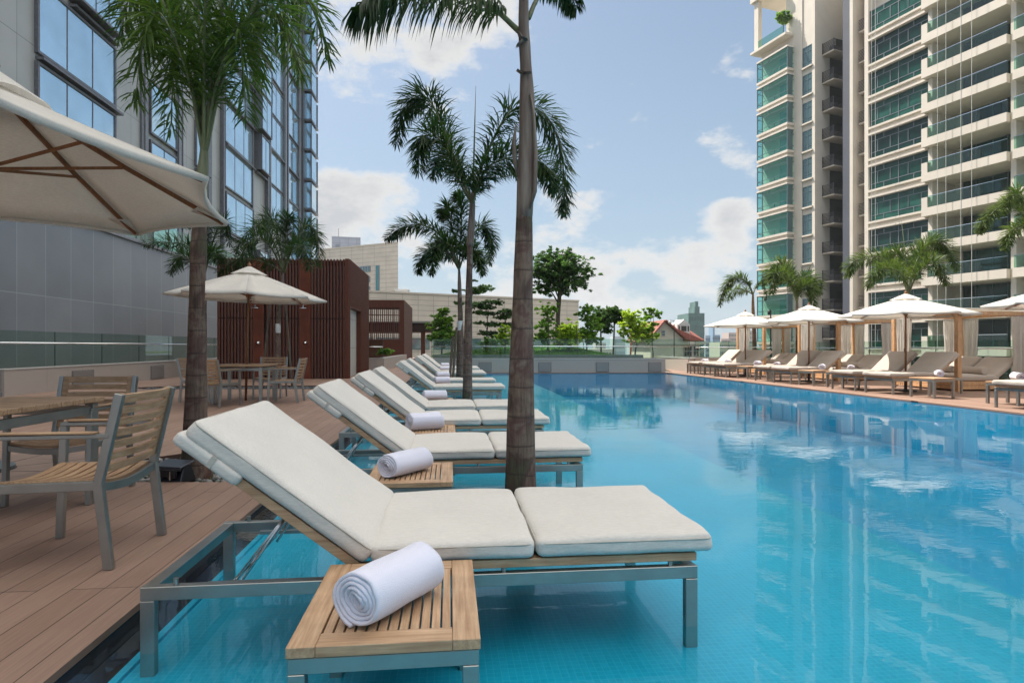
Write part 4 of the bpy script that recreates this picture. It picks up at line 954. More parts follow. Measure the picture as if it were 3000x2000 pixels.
# ---------------------------------------------------------------- small fittings
def floodlight():
    t = thing('floodlight', 'black box floodlight with hood at the foot of the left palm', 'floodlight', (-2.80, 4.97, -.035), R(-14))
    m = MB(); m.prism([(-.13, -.10), (.12, -.10), (.12, .10), (-.13, .10)], 0, .02)
    a, b, c, d = (-.13, -.09, .02), (.13, -.09, .02), (.13, .09, .02), (-.13, .09, .02); e, f, g, h = (-.10, -.03, .155), (.11, -.03, .155), (.11, .05, .155), (-.10, .05, .155)
    m.add([a, b, c, d, e, f, g, h], [(0, 1, 5, 4), (1, 2, 6, 5), (2, 3, 7, 6), (3, 0, 4, 7), (3, 2, 1, 0), (4, 5, 6, 7)]); m.build('housing', M['dark_glossy'], t, bevel=.006)
    m = MB(); m.m = Matrix.Translation((0, -.01, .16)) @ Matrix.Rotation(R(12), 4, 'X'); m.box((-.13, -.09, .0), (.14, .07, .014)); m.box((-.13, -.09, -.02), (.14, -.08, .0)); m.build('hood', simple('hood_paint', (0.05, 0.055, 0.07), .35), t, bevel=.003)
    m = MB(); m.box((-.09, -.105, .06), (.09, -.075, .13)); m.build('clasp_plate', M['dark_glossy'], t, bevel=.004)
    m = MB()
    for x in (-.05, .05): m.box((x - .006, -.112, .05), (x + .006, -.1055, .12))
    m.box((-.03, -.112, .02), (.03, -.104, .035)); m.build('clasp', M['chrome'], t)
floodlight()
def spot(loc, rz, tilt, label, r=.03, L=.12, post=.06, group=None):
    t = thing('spotlight', label, 'spotlight', loc, rz, group)
    m = MB(); m.tube([(0, 0, 0), (0, 0, post)], .008, 8); m.build('stem', M['steel'], t)
    d = Vector((math.cos(R(tilt)), 0, math.sin(R(tilt)))); m = MB(); c = Vector((0, 0, post)); m.tube([c - d * L / 2, c + d * L / 2], r, 18); b = m.build('barrel', M['steel'], t, smooth=False)
    m = MB(); m.tube([c + d * (L / 2 + .001), c + d * (L / 2 + .004)], r * .75, 14); m.build('lens', simple('lens_amber', (0.45, 0.25, 0.16), .25), b)
spot((-3.28, 5.0, -.05), R(5), 12, 'small polished cylinder spotlight on the pebbles left of the floodlight', .022, .12, .06)
spot((-.235, 4.05, -.03), R(30), 74, 'tubular steel spotlight standing in the planter ring left of the trunk in the water', .021, .15, .05)
spot((-5.2, 15.75, -.1), R(30), 50, 'left one of two small spotlights in the pebble bed', .03, .14, .08, 'spotlights in the pebble bed before the pavilion')
spot((-4.98, 16.0, -.1), R(150), 40, 'right one of two small spotlights in the pebble bed', .03, .14, .08, 'spotlights in the pebble bed before the pavilion')
# ================================================================ BUILDINGS
def panel_mat(name, c1, c2, gap, w, h, metal=0.0, rough=.45, msize=.02, vertical=True, off_=0.0, plane='XZ', spec=.5):
    m, nt, b = mat_base(name); tc = N(nt, 'ShaderNodeTexCoord'); sp = N(nt, 'ShaderNodeSeparateXYZ'); lk(nt, tc.outputs['Object'], sp.inputs[0])
    cb_ = N(nt, 'ShaderNodeCombineXYZ'); lk(nt, sp.outputs[{'XZ': 0, 'YZ': 1}[plane]], cb_.inputs[0]); lk(nt, sp.outputs[2], cb_.inputs[1])
    br = N(nt, 'ShaderNodeTexBrick'); br.offset = off_; br.inputs['Scale'].default_value = 1; br.inputs['Brick Width'].default_value = w; br.inputs['Row Height'].default_value = h
    br.inputs['Mortar Size'].default_value = msize; br.inputs['Color1'].default_value = (*c1, 1); br.inputs['Color2'].default_value = (*c2, 1); br.inputs['Mortar'].default_value = (*gap, 1)
    lk(nt, cb_.outputs[0], br.inputs['Vector'])
    n = N(nt, 'ShaderNodeTexNoise'); n.inputs['Scale'].default_value = .5; n.inputs['Detail'].default_value = 5; lk(nt, tc.outputs['Object'], n.inputs['Vector'])
    mr = N(nt, 'ShaderNodeMapRange'); mr.inputs['From Min'].default_value = .3; mr.inputs['From Max'].default_value = .7; mr.inputs['To Min'].default_value = .9; mr.inputs['To Max'].default_value = 1.08; lk(nt, n.outputs[0], mr.inputs['Value'])
    mx = N(nt, 'ShaderNodeMix'); mx.data_type = 'RGBA'; mx.blend_type = 'MULTIPLY'; mx.inputs['Factor'].default_value = 1; lk(nt, br.outputs['Color'], mx.inputs['A']); lk(nt, mr.outputs[0], mx.inputs['B'])
    lk(nt, mx.outputs['Result'], b.inputs['Base Color']); b.inputs['Metallic'].default_value = metal; b.inputs['Roughness'].default_value = rough; b.inputs['Specular IOR Level'].default_value = spec
    return m
def facade_glass(name, c, refl, rough=.06, var=.25, metal=None):
    m, nt, b = mat_base(name); tc = N(nt, 'ShaderNodeTexCoord')
    n = N(nt, 'ShaderNodeTexNoise'); n.inputs['Scale'].default_value = .7; n.inputs['Detail'].default_value = 3; lk(nt, tc.outputs['Object'], n.inputs['Vector'])
    mx = N(nt, 'ShaderNodeMix'); mx.data_type = 'RGBA'; mx.inputs['A'].default_value = (*[x * (1 - var) for x in c], 1); mx.inputs['B'].default_value = (*[x * (1 + var) for x in c], 1)
    lk(nt, n.outputs[0], mx.inputs['Factor']); lk(nt, mx.outputs['Result'], b.inputs['Base Color'])
    b.inputs['Roughness'].default_value = rough; b.inputs['Metallic'].default_value = refl; b.inputs['Specular IOR Level'].default_value = .8
    n2 = N(nt, 'ShaderNodeTexNoise'); n2.inputs['Scale'].default_value = .35; lk(nt, tc.outputs['Object'], n2.inputs['Vector'])
    bp = N(nt, 'ShaderNodeBump'); bp.inputs['Strength'].default_value = .05; bp.inputs['Distance'].default_value = .2; lk(nt, n2.outputs[0], bp.inputs['Height']); lk(nt, bp.outputs[0], b.inputs['Normal'])
    return m
M['grey_panel'] = panel_mat('grey_metal_panel', (0.235, 0.25, 0.27), (0.285, 0.295, 0.31), (0.42, 0.44, 0.46), 1.3, 2.72, .35, .42, .010, plane='YZ')
M['pale_panel'] = panel_mat('pale_metal_panel', (0.40, 0.41, 0.40), (0.45, 0.455, 0.44), (0.18, 0.18, 0.18), 1.5, 3.0, .2, .4, .012, plane='YZ')
M['dark_fin'] = simple('dark_aluminium', (0.19, 0.19, 0.205), .4, .5, var=.2)
M['mid_fin'] = simple('grey_aluminium', (0.27, 0.27, 0.285), .4, .5, var=.2)
M['blue_glass'] = facade_glass('blue_window', (0.55, 0.75, 0.88), .72)
M['green_glass'] = facade_glass('green_window', (0.008, 0.052, 0.040), .0, .12, .8); M['green_glass'].node_tree.nodes['Principled BSDF'].inputs['Specular IOR Level'].default_value = .35
M['bay_glass'] = glass_mat('bay_window_glass', (0.56, 0.86, 0.80), 0.05)
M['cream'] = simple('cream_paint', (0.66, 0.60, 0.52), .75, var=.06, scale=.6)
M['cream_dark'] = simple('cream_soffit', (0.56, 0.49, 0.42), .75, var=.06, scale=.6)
M['frame_grey'] = simple('window_frame_grey', (0.19, 0.215, 0.24), .4, .3)
M['frame_teal'] = simple('window_frame_teal', (0.10, 0.17, 0.18), .4, .3)
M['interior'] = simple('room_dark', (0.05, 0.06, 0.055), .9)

# grey metal wall and terrace over it
gw = thing('metal_clad_wall', 'tall smooth grey metal panel wall behind the left deck', 'wall', UV(-13, 0), TH)
m = MB(); m.box((-1.5, -8, -1.5), (0, 55, 5.42)); m.build('cladding', M['grey_panel'], gw)
m = MB(); m.box((-1.5, -8, 5.425), (.10, 55, 5.56)); m.build('coping', M['mid_fin'], gw)
m = MB(); m.box((-.55, 8, 5.57), (-.53, 52, 6.9)); gp = m.build('terrace_glass', M['pale_glass'], gw)
m = MB()
for i in range(30): m.box((-.57, 8 + i * 1.5, 5.57), (-.51, 8.03 + i * 1.5, 6.9))
m.build('glass_post', M['mid_fin'], gw)

def left_building():
    U0 = -15.0
    t = thing('glass_tower', 'grey and blue glass office tower with projecting window boxes on the left', 'building', UV(U0, 0), TH)
    v = lambda px: v_on_u(px, U0)
    m = MB(); m.box((-25, -14, 5.6), (0, 51, 51.3)); m.box((-25, 51.001, 5.6), (-.001, 62.2, 38.5)); m.build('wall', M['pale_panel'], t)  # unseen roofline; stepped heights shaped to shade the pool and let sun reach trees
    rnd = random.Random(11)
    cols = [(103, 330, 3, 0), (436, 512, 2, 1), (570, 600, 1, 0), (655, 735, 3, 1), (740, 776, 2, 2), (784, 826, 2, 1), (838, 868, 2, 1)]
    def window(v0, v1, z0, z1, n, out):
        f = MB(); d = out
        f.box((.002, v0 - .06, z0 - .07), (d + .06, v0 + .04, z1 + .07)); f.box((.002, v1 - .04, z0 - .07), (d + .06, v1 + .06, z1 + .07))
        f.box((.002, v0 + .041, z0 - .07), (d + .06, v1 - .041, z0 + .03)); f.box((.002, v0 + .041, z1 - .03), (d + .06, v1 - .041, z1 + .07))
        w = (v1 - v0) / n
        for i in range(1, n): f.box((d * .5 + .01, v0 + i * w - .02, z0 + .031), (d + .03, v0 + i * w + .02, z1 - .031))
        fo = f.build('window', M['dark_fin'], t)
        g = MB()
        for i in range(n): g.box((.004, v0 + i * w + (.045 if i == 0 else .024), z0 + .035), (d + .012, v0 + (i + 1) * w - (.045 if i == n - 1 else .024), z1 - .035))
        g.build('pane', M['blue_glass'], fo)
    cnt = 0
    for ci, (p0, p1, n, mode) in enumerate(cols):
        v0, v1 = v(p0), v(p1)
        for fl in range(-1 if ci > 0 else 0, 12):
            zb = 8.85 + 3.0 * fl
            if zb > 37 or (ci == 0 and fl > 3) or (ci == 1 and fl > 5): continue
            h = 2.55; out = .08; a, b = v0, v1
            if mode == 1: out = rnd.choice((.08, .08, .16)); h = rnd.choice((2.55, 2.75))
            if mode == 2: out = rnd.choice((.55, .55, .7)); h = 2.6; a = v0 + rnd.choice((0, .4)); b = v1 - rnd.choice((0, .6))
            if ci == 0 and fl >= 2: out = .5; a = v(200) if fl == 2 else v0 + 1; b = v1 - .3
            if rnd.random() < .08: continue
            window(a, b, zb, zb + h, n, out); cnt += 1
            if rnd.random() < .75:
                s = MB(); s.box((.003, a, zb - .30), (.30, b + .35, zb - .20)); s.build('sill', M['dark_fin'], t)
    # vertical fins, pipes and the corner column
    for px, w, d, mt in ((412, .22, .14, 'dark_fin'), (426, .5, .12, 'mid_fin'), (518, .5, .35, 'mid_fin'), (530, .2, .2, 'dark_fin'), (608, .9, .3, 'dark_fin'), (646, .35, .45, 'dark_fin'),
                         (736, .3, .3, 'mid_fin'), (777, .55, .55, 'dark_fin'), (782, .35, .62, 'mid_fin'), (828, .7, .6, 'mid_fin'), (834, .6, .66, 'dark_fin'), (872, 1.3, .5, 'mid_fin'), (880, 1.5, .75, 'dark_fin')):
        s = MB(); a = v(px); s.box((.004, a - w * .3, 5.8), (.02 + d * .5, a + w * .3, 38.9)); s.build('fin', M[mt], t)
    # stacked corner bays past the column
    for i in range(12):
        z = 5.9 + i * 3.0; f = MB(); f.box((-3, 62.25, z), (1.15, 65.2, z + .22)); f.box((1.0, 62.26, z + .221), (1.12, 62.36, z + 2.7)); f.box((1.0, 65.05, z + .221), (1.12, 65.15, z + 2.7)); fo = f.build('corner_bay', M['dark_fin'], t)
        g = MB(); g.box((-3, 62.38, z + .223), (1.04, 65.03, z + 2.78)); g.build('pane', M['blue_glass'], fo)
    for k in range(5):
        m = MB(); zz = 6 + k * 0; m.box((.012, -12, 5.62 + k * 9), (.03, 61, 5.66 + k * 9)); 
    return cnt
left_building()

# ---------------------------------------------------------------- rust brown pavilions
M['rust'] = wood('rust_timber', (0.070, 0.017, 0.007), (0.145, 0.037, 0.016), 2, .6)
M['rust_panel'] = simple('rust_panel', (0.16, 0.04, 0.016), .5, .2, var=.3, scale=2)
M['rust_dark'] = simple('rust_backing', (0.035, 0.017, 0.013), .8)
M['slat_grey'] = simple('slat_edge', (0.23, 0.15, 0.13), .5, var=.2)
def pavilion1():
    u, v0, w, dpt, hh = -3.44, 20.93, 4.29, 4.97, 4.1
    t = thing('shower_pavilion', 'rust brown slatted pavilion with two outdoor showers on its front', 'pavilion', UV(u, v0), TH)
    m = MB(); m.box((-w + .02, .12, 0), (-.12, .16, hh - .05)); m.box((-w + .02, .161, 0), (-w + .06, dpt, hh - .05)); m.box((-w + .06, dpt - .05, 0), (-.08, dpt, hh - .05)); m.build('backing', M['rust_dark'], t)
    m = MB(); m.box((-w + .05, .17, hh - .20), (-.1, dpt - .06, hh - .08)); m.build('roof', M['rust_dark'], t)
    def fx(px):  # column on the front face
        kk = (px - CX) / F; P = UV(u, v0); s = (P.x - kk * P.y) / (D2.x - kk * D2.y); return -s
    pans = [(fx(740), fx(773)), (fx(879), fx(910))]
    for a, b in pans:
        m = MB(); m.box((a, 0, 0), (b, .05, hh)); pn = m.build('shower_panel', M['rust_panel'], t, bevel=.004); c = (a + b) / 2
        s = MB(); s.tube([(c, 0, 2.48), (c, -.30, 2.48), (c, -.30, 2.40)], .018, 8); s.lathe([(.03, 0), (.15, -.015), (.15, -.03), (0, -.03)], 18, (c, -.30, 2.40)); s.build('shower_head', M['chrome'], pn)
        s = MB(); s.m = Matrix.Translation((c, -.001, 1.22)) @ Matrix.Rotation(R(90), 4, 'X'); s.lathe([(0, 0), (.075, 0), (.075, .02), (.04, .04), (.035, .07), (0, .075)], 20); s.build('shower_knob', M['chrome'], pn, smooth=True)
    x = -w; sl = MB(); ed = MB()
    while x < -.16:
        if not any(a - .05 < x < b + .01 for a, b in pans):
            sl.box((x, 0.0, .02), (x + .05, .10, 2.03)); sl.box((x, 0.0, 2.07), (x + .05, .10, hh - .02)); ed.box((x + .0505, .002, .02), (x + .058, .06, 2.03)); ed.box((x + .0505, .002, 2.07), (x + .058, .06, hh - .25))
        x += .105
    sl.build('slats', M['rust'], t); ed.build('slat_edges', M['slat_grey'], t)
    m = MB(); m.box((-.12, -.01, 0), (.01, .10, hh)); m.box((-w - .01, -.008, 0), (-w + .02, .10, hh)); m.build('corner_post', M['rust'], t)
    m = MB(); m.box((-w + .02, .03, 2.031), (-.125, .09, 2.069)); m.build('mid_rail', M['rust_dark'], t)
    d0, d1_, dz = .31, 2.77, 2.5
    m = MB(); y = .10; alt = 0
    while y < dpt:
        z0 = .0 if not (d0 - .06 < y < d1_) else dz; alt += 1
        m.box((-.05, y, z0), (.035 if alt % 2 else -.012, y + .06, hh)); y += .085
    m.build('side_slats', M['rust'], t)
    m = MB(); m.box((-.09, .101, dz), (-.052, dpt, hh)); m.box((-.09, d1_ + .06, 0), (-.052, dpt, dz)); m.build('side_backing', M['rust_dark'], t)
    m = MB(); m.box((-.4, d0 - .03, 0), (.012, d0, dz)); m.box((-.4, d1_, 0), (.012, d1_ + .05, dz)); m.box((-.4, d0, dz - .04), (.012, d1_, dz)); m.build('door_frame', M['rust'], t)
    m = MB(); m.box((-.22, d0 + .001, 0), (-.16, d1_ - .001, dz - .05)); m.build('stone_screen', panel_mat('grey_stone', (0.42, 0.42, 0.39), (0.48, 0.47, 0.44), (.22, .22, .21), .9, 1.05, plane='YZ', msize=.012), t)
pavilion1()
def pavilion2():
    t = thing('slatted_pavilion', 'smaller looking brown lattice pavilion beyond the shower pavilion', 'pavilion', UV(-2.91, 39.2), TH); w, dpt, hh = 4.6, 8.3, 4.1
    m = MB(); m.box((-w, 0, 0), (-w + .25, .25, hh)); m.box((-.28, 0, 0), (0, .28, hh)); m.box((-w + .25, .02, hh - .5), (-.28, .2, hh)); m.box((-w + .25, .02, 0), (-.28, .2, 1.55)); m.build('frame', M['rust'], t)
    m = MB()
    for i in range(34): m.box((-w + .3 + i * .125, .04, 1.55), (-w + .345 + i * .125, .12, hh - .5))
    for i in range(12): m.box((-w + .3 + i * .36, -.02, 1.4), (-w + .36 + i * .36, .03, hh - .1))
    for z in (1.95, 2.6, 3.1): m.box((-w + .26, .13, z), (-.29, .17, z + .05))
    m.build('lattice', M['rust'], t)
    m = MB(); y = .3
    while y < dpt: m.box((-.06, y, 0), (0, y + .055, hh)); y += .085
    m.box((-.12, .3, 0), (-.065, dpt, hh)); m.build('side_slats', M['rust'], t)
    m = MB(); m.box((-w, .3, hh - .12), (-.13, dpt, hh - .02)); m.build('roof', M['rust_dark'], t)
pavilion2()
def pergola():
    P = at(1208, 945, 52); t = thing('pergola', 'low brown pergola roof with columns beyond the lattice pavilion', 'pergola', (P.x - 4, 50, 0), R(4))
    m = MB(); m.box((-1, 0, 2.35), (6.0, 5, 3.05)); m.build('roof', M['rust_dark'], t)
    m = MB(); m.box((-1.1, -.1, 3.06), (6.1, 5.1, 3.2)); m.build('fascia', simple('fascia', (.22, .22, .21), .6), t)
    for x in (0, 5.0): m = MB(); m.box((x, .1, 0), (x + .35, .45, 2.34)); m.build('column', M['rust'], t)
pergola()

# ---------------------------------------------------------------- pale stone blocks behind
stone = panel_mat('pale_stone_cladding', (0.50, 0.445, 0.385), (0.53, 0.475, 0.41), (0.30, 0.27, 0.24), 2.6, .82, 0, .6, .045, off_=0.0)
stone2 = panel_mat('pale_stone_cladding_b', (0.48, 0.43, 0.375), (0.51, 0.46, 0.40), (0.30, 0.27, 0.24), 3.2, .95, 0, .6, .05, off_=0.0)
def block_low():
    Y = 110.0; P = at(1695, 883, Y); d = Vector((.869, .495, 0)); ang = math.atan2(d.y, d.x)
    t = thing('stone_hall', 'long low pale stone building across the back of the pool terrace', 'building', (P.x, P.y, -26), ang); z1 = P.z + 26
    m = MB(); m.box((-72, 0, 0), (0, 20, z1)); m.build('wall', stone, t)
    m = MB(); m.box((-72.1, -.12, z1), (.12, 20, z1 + .25)); m.build('parapet', simple('parapet_stone', (.48, .43, .37), .6), t)
    for i in range(15):
        x = -70 + i * 4.6; f = MB(); f.box((x, -.10, 26.6), (x + 3.9, .05, 28.4)); fo = f.build('window', M['frame_teal'], t)
        g = MB(); g.box((x + .12, -.13, 26.75), (x + 3.78, -.101, 28.25)); g.build('pane', facade_glass('dark_strip_glass', (.10, .16, .18), .3) if i == 0 else bpy.data.materials['dark_strip_glass'], fo)
    m = MB(); m.box((-72, -.22, 28.45), (-.5, -.001, 28.65)); m.build('ledge', simple('ledge_stone', (.46, .42, .37), .6), t)
block_low()
def block_high():
    Y = 128.0; P = at(1166, 712, Y); d = Vector((-.897, .442, 0)); ang = math.atan2(-d.y, -d.x)
    t = thing('stone_block', 'taller pale stone building with small window strips behind the brown pavilions', 'building', (P.x, P.y, -26), ang); z1 = P.z + 26
    m = MB(); m.prism([(-60, 0), (0, 0), (-23, 25), (-60, 25)], 0, z1); m.build('wall', stone2, t)
    m = MB(); m.prism([(-60, -.1), (.1, -.1), (-23, 25.1), (-60, 25.1)], z1, z1 + .3); m.build('parapet', bpy.data.materials['parapet_stone'], t)
    def X(px): kk = (px - CX) / F; return (P.x - kk * P.y) / (kk * (math.sin(ang)) - math.cos(ang)) if False else -( (P.x - kk * P.y) / (math.cos(ang) - kk * math.sin(ang)) )
    def Z(px, py): x = X(px); Yp = P.y + x * math.sin(ang); return H - (py - CY) / F * Yp + 26
    def win(px0, px1, py0, py1, n, pane):
        a, b = X(px0), X(px1); z0, z1_ = Z((px0 + px1) / 2, py1), Z((px0 + px1) / 2, py0)
        f = MB(); f.box((a, -.12, z0), (b, .02, z1_)); fo = f.build('window', M['frame_grey'], t); g = MB(); w = (b - a) / n
        for i in range(n): g.box((a + i * w + .12, -.15, z0 + .12), (a + (i + 1) * w - .12, -.121, z1_ - .12))
        g.build('pane', pane, fo)
    sg = bpy.data.materials['dark_strip_glass']
    win(1040, 1086, 780, 798, 6, sg); win(1060, 1085, 810, 828, 3, sg); win(1060, 1085, 839, 855, 3, sg); win(1101, 1112, 777, 857, 1, facade_glass('teal_strip', (.04, .17, .20), .2))
block_high()
def block_roof():
    Y = 150.0; P = at(972, 692, Y); t = thing('roof_block', 'blue grey clad plant room on top of the pale stone building', 'building', (P.x, P.y, P.z - 22), R(14)); 
    m = MB(); m.box((0, 0, 0), (7.0, 7, 22)); m.build('wall', panel_mat('bluegrey_panel', (.26, .29, .36), (.29, .32, .39), (.2, .22, .27), 2.0, 1.2, .1, .5, .05), t)
    m = MB(); m.tube([(1.6, 1, 22), (1.6, 1, 24.2)], .06, 6); m.build('mast', M['dark_fin'], t)
    m = MB(); m.box((.9, -.1, 17.5), (1.9, -.001, 20)); m.build('vent', M['frame_grey'], t)
block_roof()
def tanks():
    P = at(1176, 850, 118); t = thing('roof_tank', 'small pale rooftop box on the long low stone building', 'roof box', (P.x, P.y, P.z - 2), 0)
    m = MB(); m.box((-1.2, 0, 0), (1.2, 2, 2.0)); m.box((-1.4, -.1, 2.001), (1.4, 2.1, 2.2)); m.build('casing', simple('tank_white', (.55, .56, .56), .6), t)
tanks()

# ---------------------------------------------------------------- right residential tower
def right_tower():
    O = Vector((41.1, 53.7, 0)); ang = R(20.9)       # local y runs away along the facade, local x goes into the building
    t = thing('apartment_tower', 'tall cream apartment tower with green glass windows and long balconies on the right', 'building', O, ang)
    GV = [M['green_glass'], facade_glass('green_window_pale', (0.018, 0.085, 0.066), .0, .12, .9), facade_glass('green_window_deep', (0.005, 0.034, 0.028), .0, .15, .8)]
    for g_ in GV: g_.node_tree.nodes['Principled BSDF'].inputs['Specular IOR Level'].default_value = .28
    S0 = 27.45; NF = range(-2, 12)
    def sof(px): kk = (px - CX) / F; return (O.x - O.y * kk) / (.3567 + .9342 * kk)
    sP, sB, sM, sW = sof(2732), sof(2715), sof(2543), sof(2533)
    s_end1, s_end0 = sof(2497), sof(2505)
    zt, zb = 47.0, -26.0
    m = MB()                                         # solid cores behind the glass
    m.box((3.2, -30, zb), (16, sP, zt)); m.box((1.0, sP, zb), (16, sW + .6, zt))
    m.box((.001, sW - .42, zb), (1.0, sW + .02, zt)); m.box((.001, sP + .02, zb), (.999, sP + .42, zt)) ; m.box((-.10, -3.75, zb), (3.2, -3.35, zt))
    m.box((2.2, sW + .6, zb), (16, 12.9, zt))
    m.box((-.05, s_end1 - .1, zb), (2.3, s_end1 + .28, zt))
    m.build('wall', M['cream'], t)
    m = MB(); m.box((4.6, 12.95, zb), (16, 16.65, zt)); m.box((2.3, 16.66, zb), (4.59, 16.697, 36)); m.build('recess_shade_glazing', panel_mat('recess_dark', (.03, .045, .045), (.045, .06, .058), (.16, .16, .15), 1.2, 3.3, .0, .3, .06, plane='YZ'), t)  # dark window wall and return-wall sheet, with the recess's shade painted in
    m = MB(); m.box((.35, s_end1 + .29, zb), (2.0, 13.3, zt)); m.build('grey_column', simple('bluegrey_render', (.075, .085, .11), .6, var=.1, scale=.5), t)
    zlw = 38.6
    m = MB(); m.box((0, 16.7, zb), (5.9, 17.1, zt)); m.box((0, sof(2350), zb), (16, 24.9, zlw)); m.box((0, sof(2350), zlw), (16, sof(2322), zt)); m.box((.12, 17.1, zb), (16, sof(2350) - .001, zt)); m.box((5.901, 16.7, zb), (16, 17.099, zt)); m.build('wing_wall', M['cream'], t)
    # pilaster strips of the narrow window column
    a, b = 17.1, sof(2350)
    for n in NF:
        S = S0 - 3.3 * n; m = MB()
        m.box((-.18, a - .1, S - .22), (.118, b + .1, S - .05)); m.box((.10, a, S - .86), (.119, b, S - .24)); m.build('ledge', M['cream'], t)
    gb = facade_glass('grey_green_window', (.06, .12, .13), .15, .08, .4)
    def win(x, s0, s1, z0, z1, cells, fr, gl, rows=(.74,), name='window'):
        f = MB(); w = .06
        f.box((x - .06, s0, z0), (x + .04, s0 + w, z1)); f.box((x - .06, s1 - w, z0), (x + .04, s1, z1)); f.box((x - .06, s0 + w, z0), (x + .04, s1 - w, z0 + w)); f.box((x - .06, s0 + w, z1 - w), (x + .04, s1 - w, z1))
        L = s1 - s0
        for c in cells:
            c, q0, q1 = c if isinstance(c, tuple) else (c, 0, 1); f.box((x - .055, s0 + L * c - .035, max(z0 + w, z0 + (z1 - z0) * q0)), (x + .035, s0 + L * c + .035, min(z1 - w, z0 + (z1 - z0) * q1)))
        for r in rows: f.box((x - .05, s0 + w, z0 + (z1 - z0) * r - .03), (x + .03, s1 - w, z0 + (z1 - z0) * r + .03))
        fo = f.build(name, fr, t); g = MB(); g.box((x - .01, s0 + w, z0 + w), (x + .01, s1 - w, z1 - w)); g.build('pane', gl, fo)
    for n in NF:
        S = S0 - 3.3 * n
        if S > 45 or S < -6: continue
        # narrow column
        win(.10, 17.12, sof(2350) - .02, S + .0, S + 2.38, (.5,), M['frame_teal'], gb, (.22, .74))
        # main three part windows between pier and balconies
        win(.30, sP + .42, sW - .42, S - .05, S + 2.38, ((.13, .26, .76), (.34, .26, .76), (.5, 0, 1), (.64, .26, .76), (.86, .26, .76), (.25, .76, 1), (.75, .76, 1), (.75, 0, .26), (.25, 0, .26)), M['frame_grey'], GV[(n * 7) % 3], (.26, .76))
        lg_ = MB()
        lg_.box((-.12, sP + .44, S - .28), (.99, sW - .44, S - .07)); lg_.box((-.12, sP + .44, S - .92), (.99, sW - .44, S - .72)); lg_.box((.12, sP + .44, S - .72), (.99, sW - .44, S - .281)); lg_.build('spandrel', M['cream'], t)
        # balconies
        b_ = MB(); b_.box((-.62, -3.32, S - .78), (3.2, sP + .02, S)); b_.box((-.6, sP + .03, S - .78), (.0, sB + .12, S)); b_.box((-.6, sP + .1, S + .001), (-.1, sB + .10, S + 1.0))
        b_.box((-.62, -30, S - .78), (3.2, -3.76, S)); bo = b_.build('balcony', M['cream'], t)
        g = MB(); g.box((-.5, -3.3, S + .001), (-.48, sP + .08, S + 1.05)); g.box((-.5, -30, S + .001), (-.48, -3.8, S + 1.05)); g.build('balcony_glass', M['pale_glass'], bo)
        g = MB(); g.box((-.52, -3.3, S + 1.051), (-.46, sP + .08, S + 1.10)); g.box((-.52, -30, S + 1.051), (-.46, -3.8, S + 1.10)); g.build('rail', M['chrome'], bo)
        win(3.12, -3.3, sP - .8, S + .02, S + 2.5, (.14, .34, .55, .8), M['frame_teal'], GV[(n * 5 + 1) % 3], (), 'balcony_door')
        win(3.12, -12, -3.9, S + .02, S + 2.5, (.25, .5, .75), M['frame_teal'], M['green_glass'], (), 'balcony_door')
        # bay windows of the far wing
        if S < 36:
            z0, z1 = S + .62, S + 3.1; s0, s1 = 19.75, 24.75
            c = MB(); c.box((-1.05, s0, z0 - .28), (-.001, s1, z0)); c.box((-.85, s0 + .2, z0 - .52), (-.001, s1 - .2, z0 - .281)); c.box((-1.05, s0, z1 + .0), (-.001, s1, z1 + .2)); bo = c.build('bay', M['cream'], t)
            f = MB()
            for s in (s0 + .06, s1 - .06, s1 - .9): f.box((-1.0, s - .05, z0 + .001), (-.9, s + .05, z1 - .001))
            for s in (s0 + (s1 - s0) * q for q in (.25, .42, .6)): f.box((-.99, s - .03, z0 + (z1 - z0) * .0 + .002), (-.93, s + .03, z0 + .55)) if q_odd(s) else f.box((-.99, s - .03, z0 + 1.9), (-.93, s + .03, z1 - .002))
            for zz in (z0 + .03, z0 + .55, z0 + 1.9, z1 - .03): f.box((-.98, s0 + .1, zz - .03), (-.92, s1 - .1, zz + .03)); f.box((-.9, s0 + .01, zz - .03), (-.001, s0 + .08, zz + .03)); f.box((-.9, s1 - .08, zz - .03), (-.001, s1 - .01, zz + .03))
            f.box((-.96, s0 + .02, z0 + .002), (-.2, s0 + .06, z1 - .002)) ; f.build('bay_frame', M['frame_teal'], bo)
            g = MB(); g.box((-.96, s0 + .1, z0 + .01), (-.95, s1 - .1, z1 - .01)); g.build('bay_pane', M['bay_glass'], bo)
            w_ = MB(); w_.box((-.012, s0 + 1.0, z0 + .15), (-.002, s0 + 2.2, z1 - .5)); w_.build('inner_window', simple('aqua_glass', (.16, .42, .42), .2) if 'aqua_glass' not in bpy.data.materials else bpy.data.materials['aqua_glass'], bo)
    # air conditioner ledges with slatted rails in the recess
    rail = M['pole_dark']
    for n in NF:
        S = S0 - 3.3 * n + 1.0
        if S > 36 or S < -4: continue
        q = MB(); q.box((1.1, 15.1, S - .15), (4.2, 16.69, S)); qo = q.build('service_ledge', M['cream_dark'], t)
        r = MB()
        for i in range(8):
            z = S + .12 + i * .15; r.box((1.1, 15.1, z), (1.16, 16.69, z + .05)); r.box((1.161, 15.1, z), (4.2, 15.15, z + .05))
        for (x, y) in ((1.1, 15.1), (1.1, 16.6), (4.15, 15.1), (2.6, 15.1)): r.box((x - .005, y - .005, S + .001), (x + .06, y + .06, S + 1.3))
        r.build('slatted_rail', rail, qo)
        c = MB(); c.box((1.7, 15.7, S + .001), (2.5, 16.2, S + .85)); c.box((2.8, 15.7, S + .001), (3.6, 16.2, S + .85)); c.build('condenser', simple('condenser', (.16, .16, .17), .6) if 'condenser' not in bpy.data.materials else bpy.data.materials['condenser'], qo)
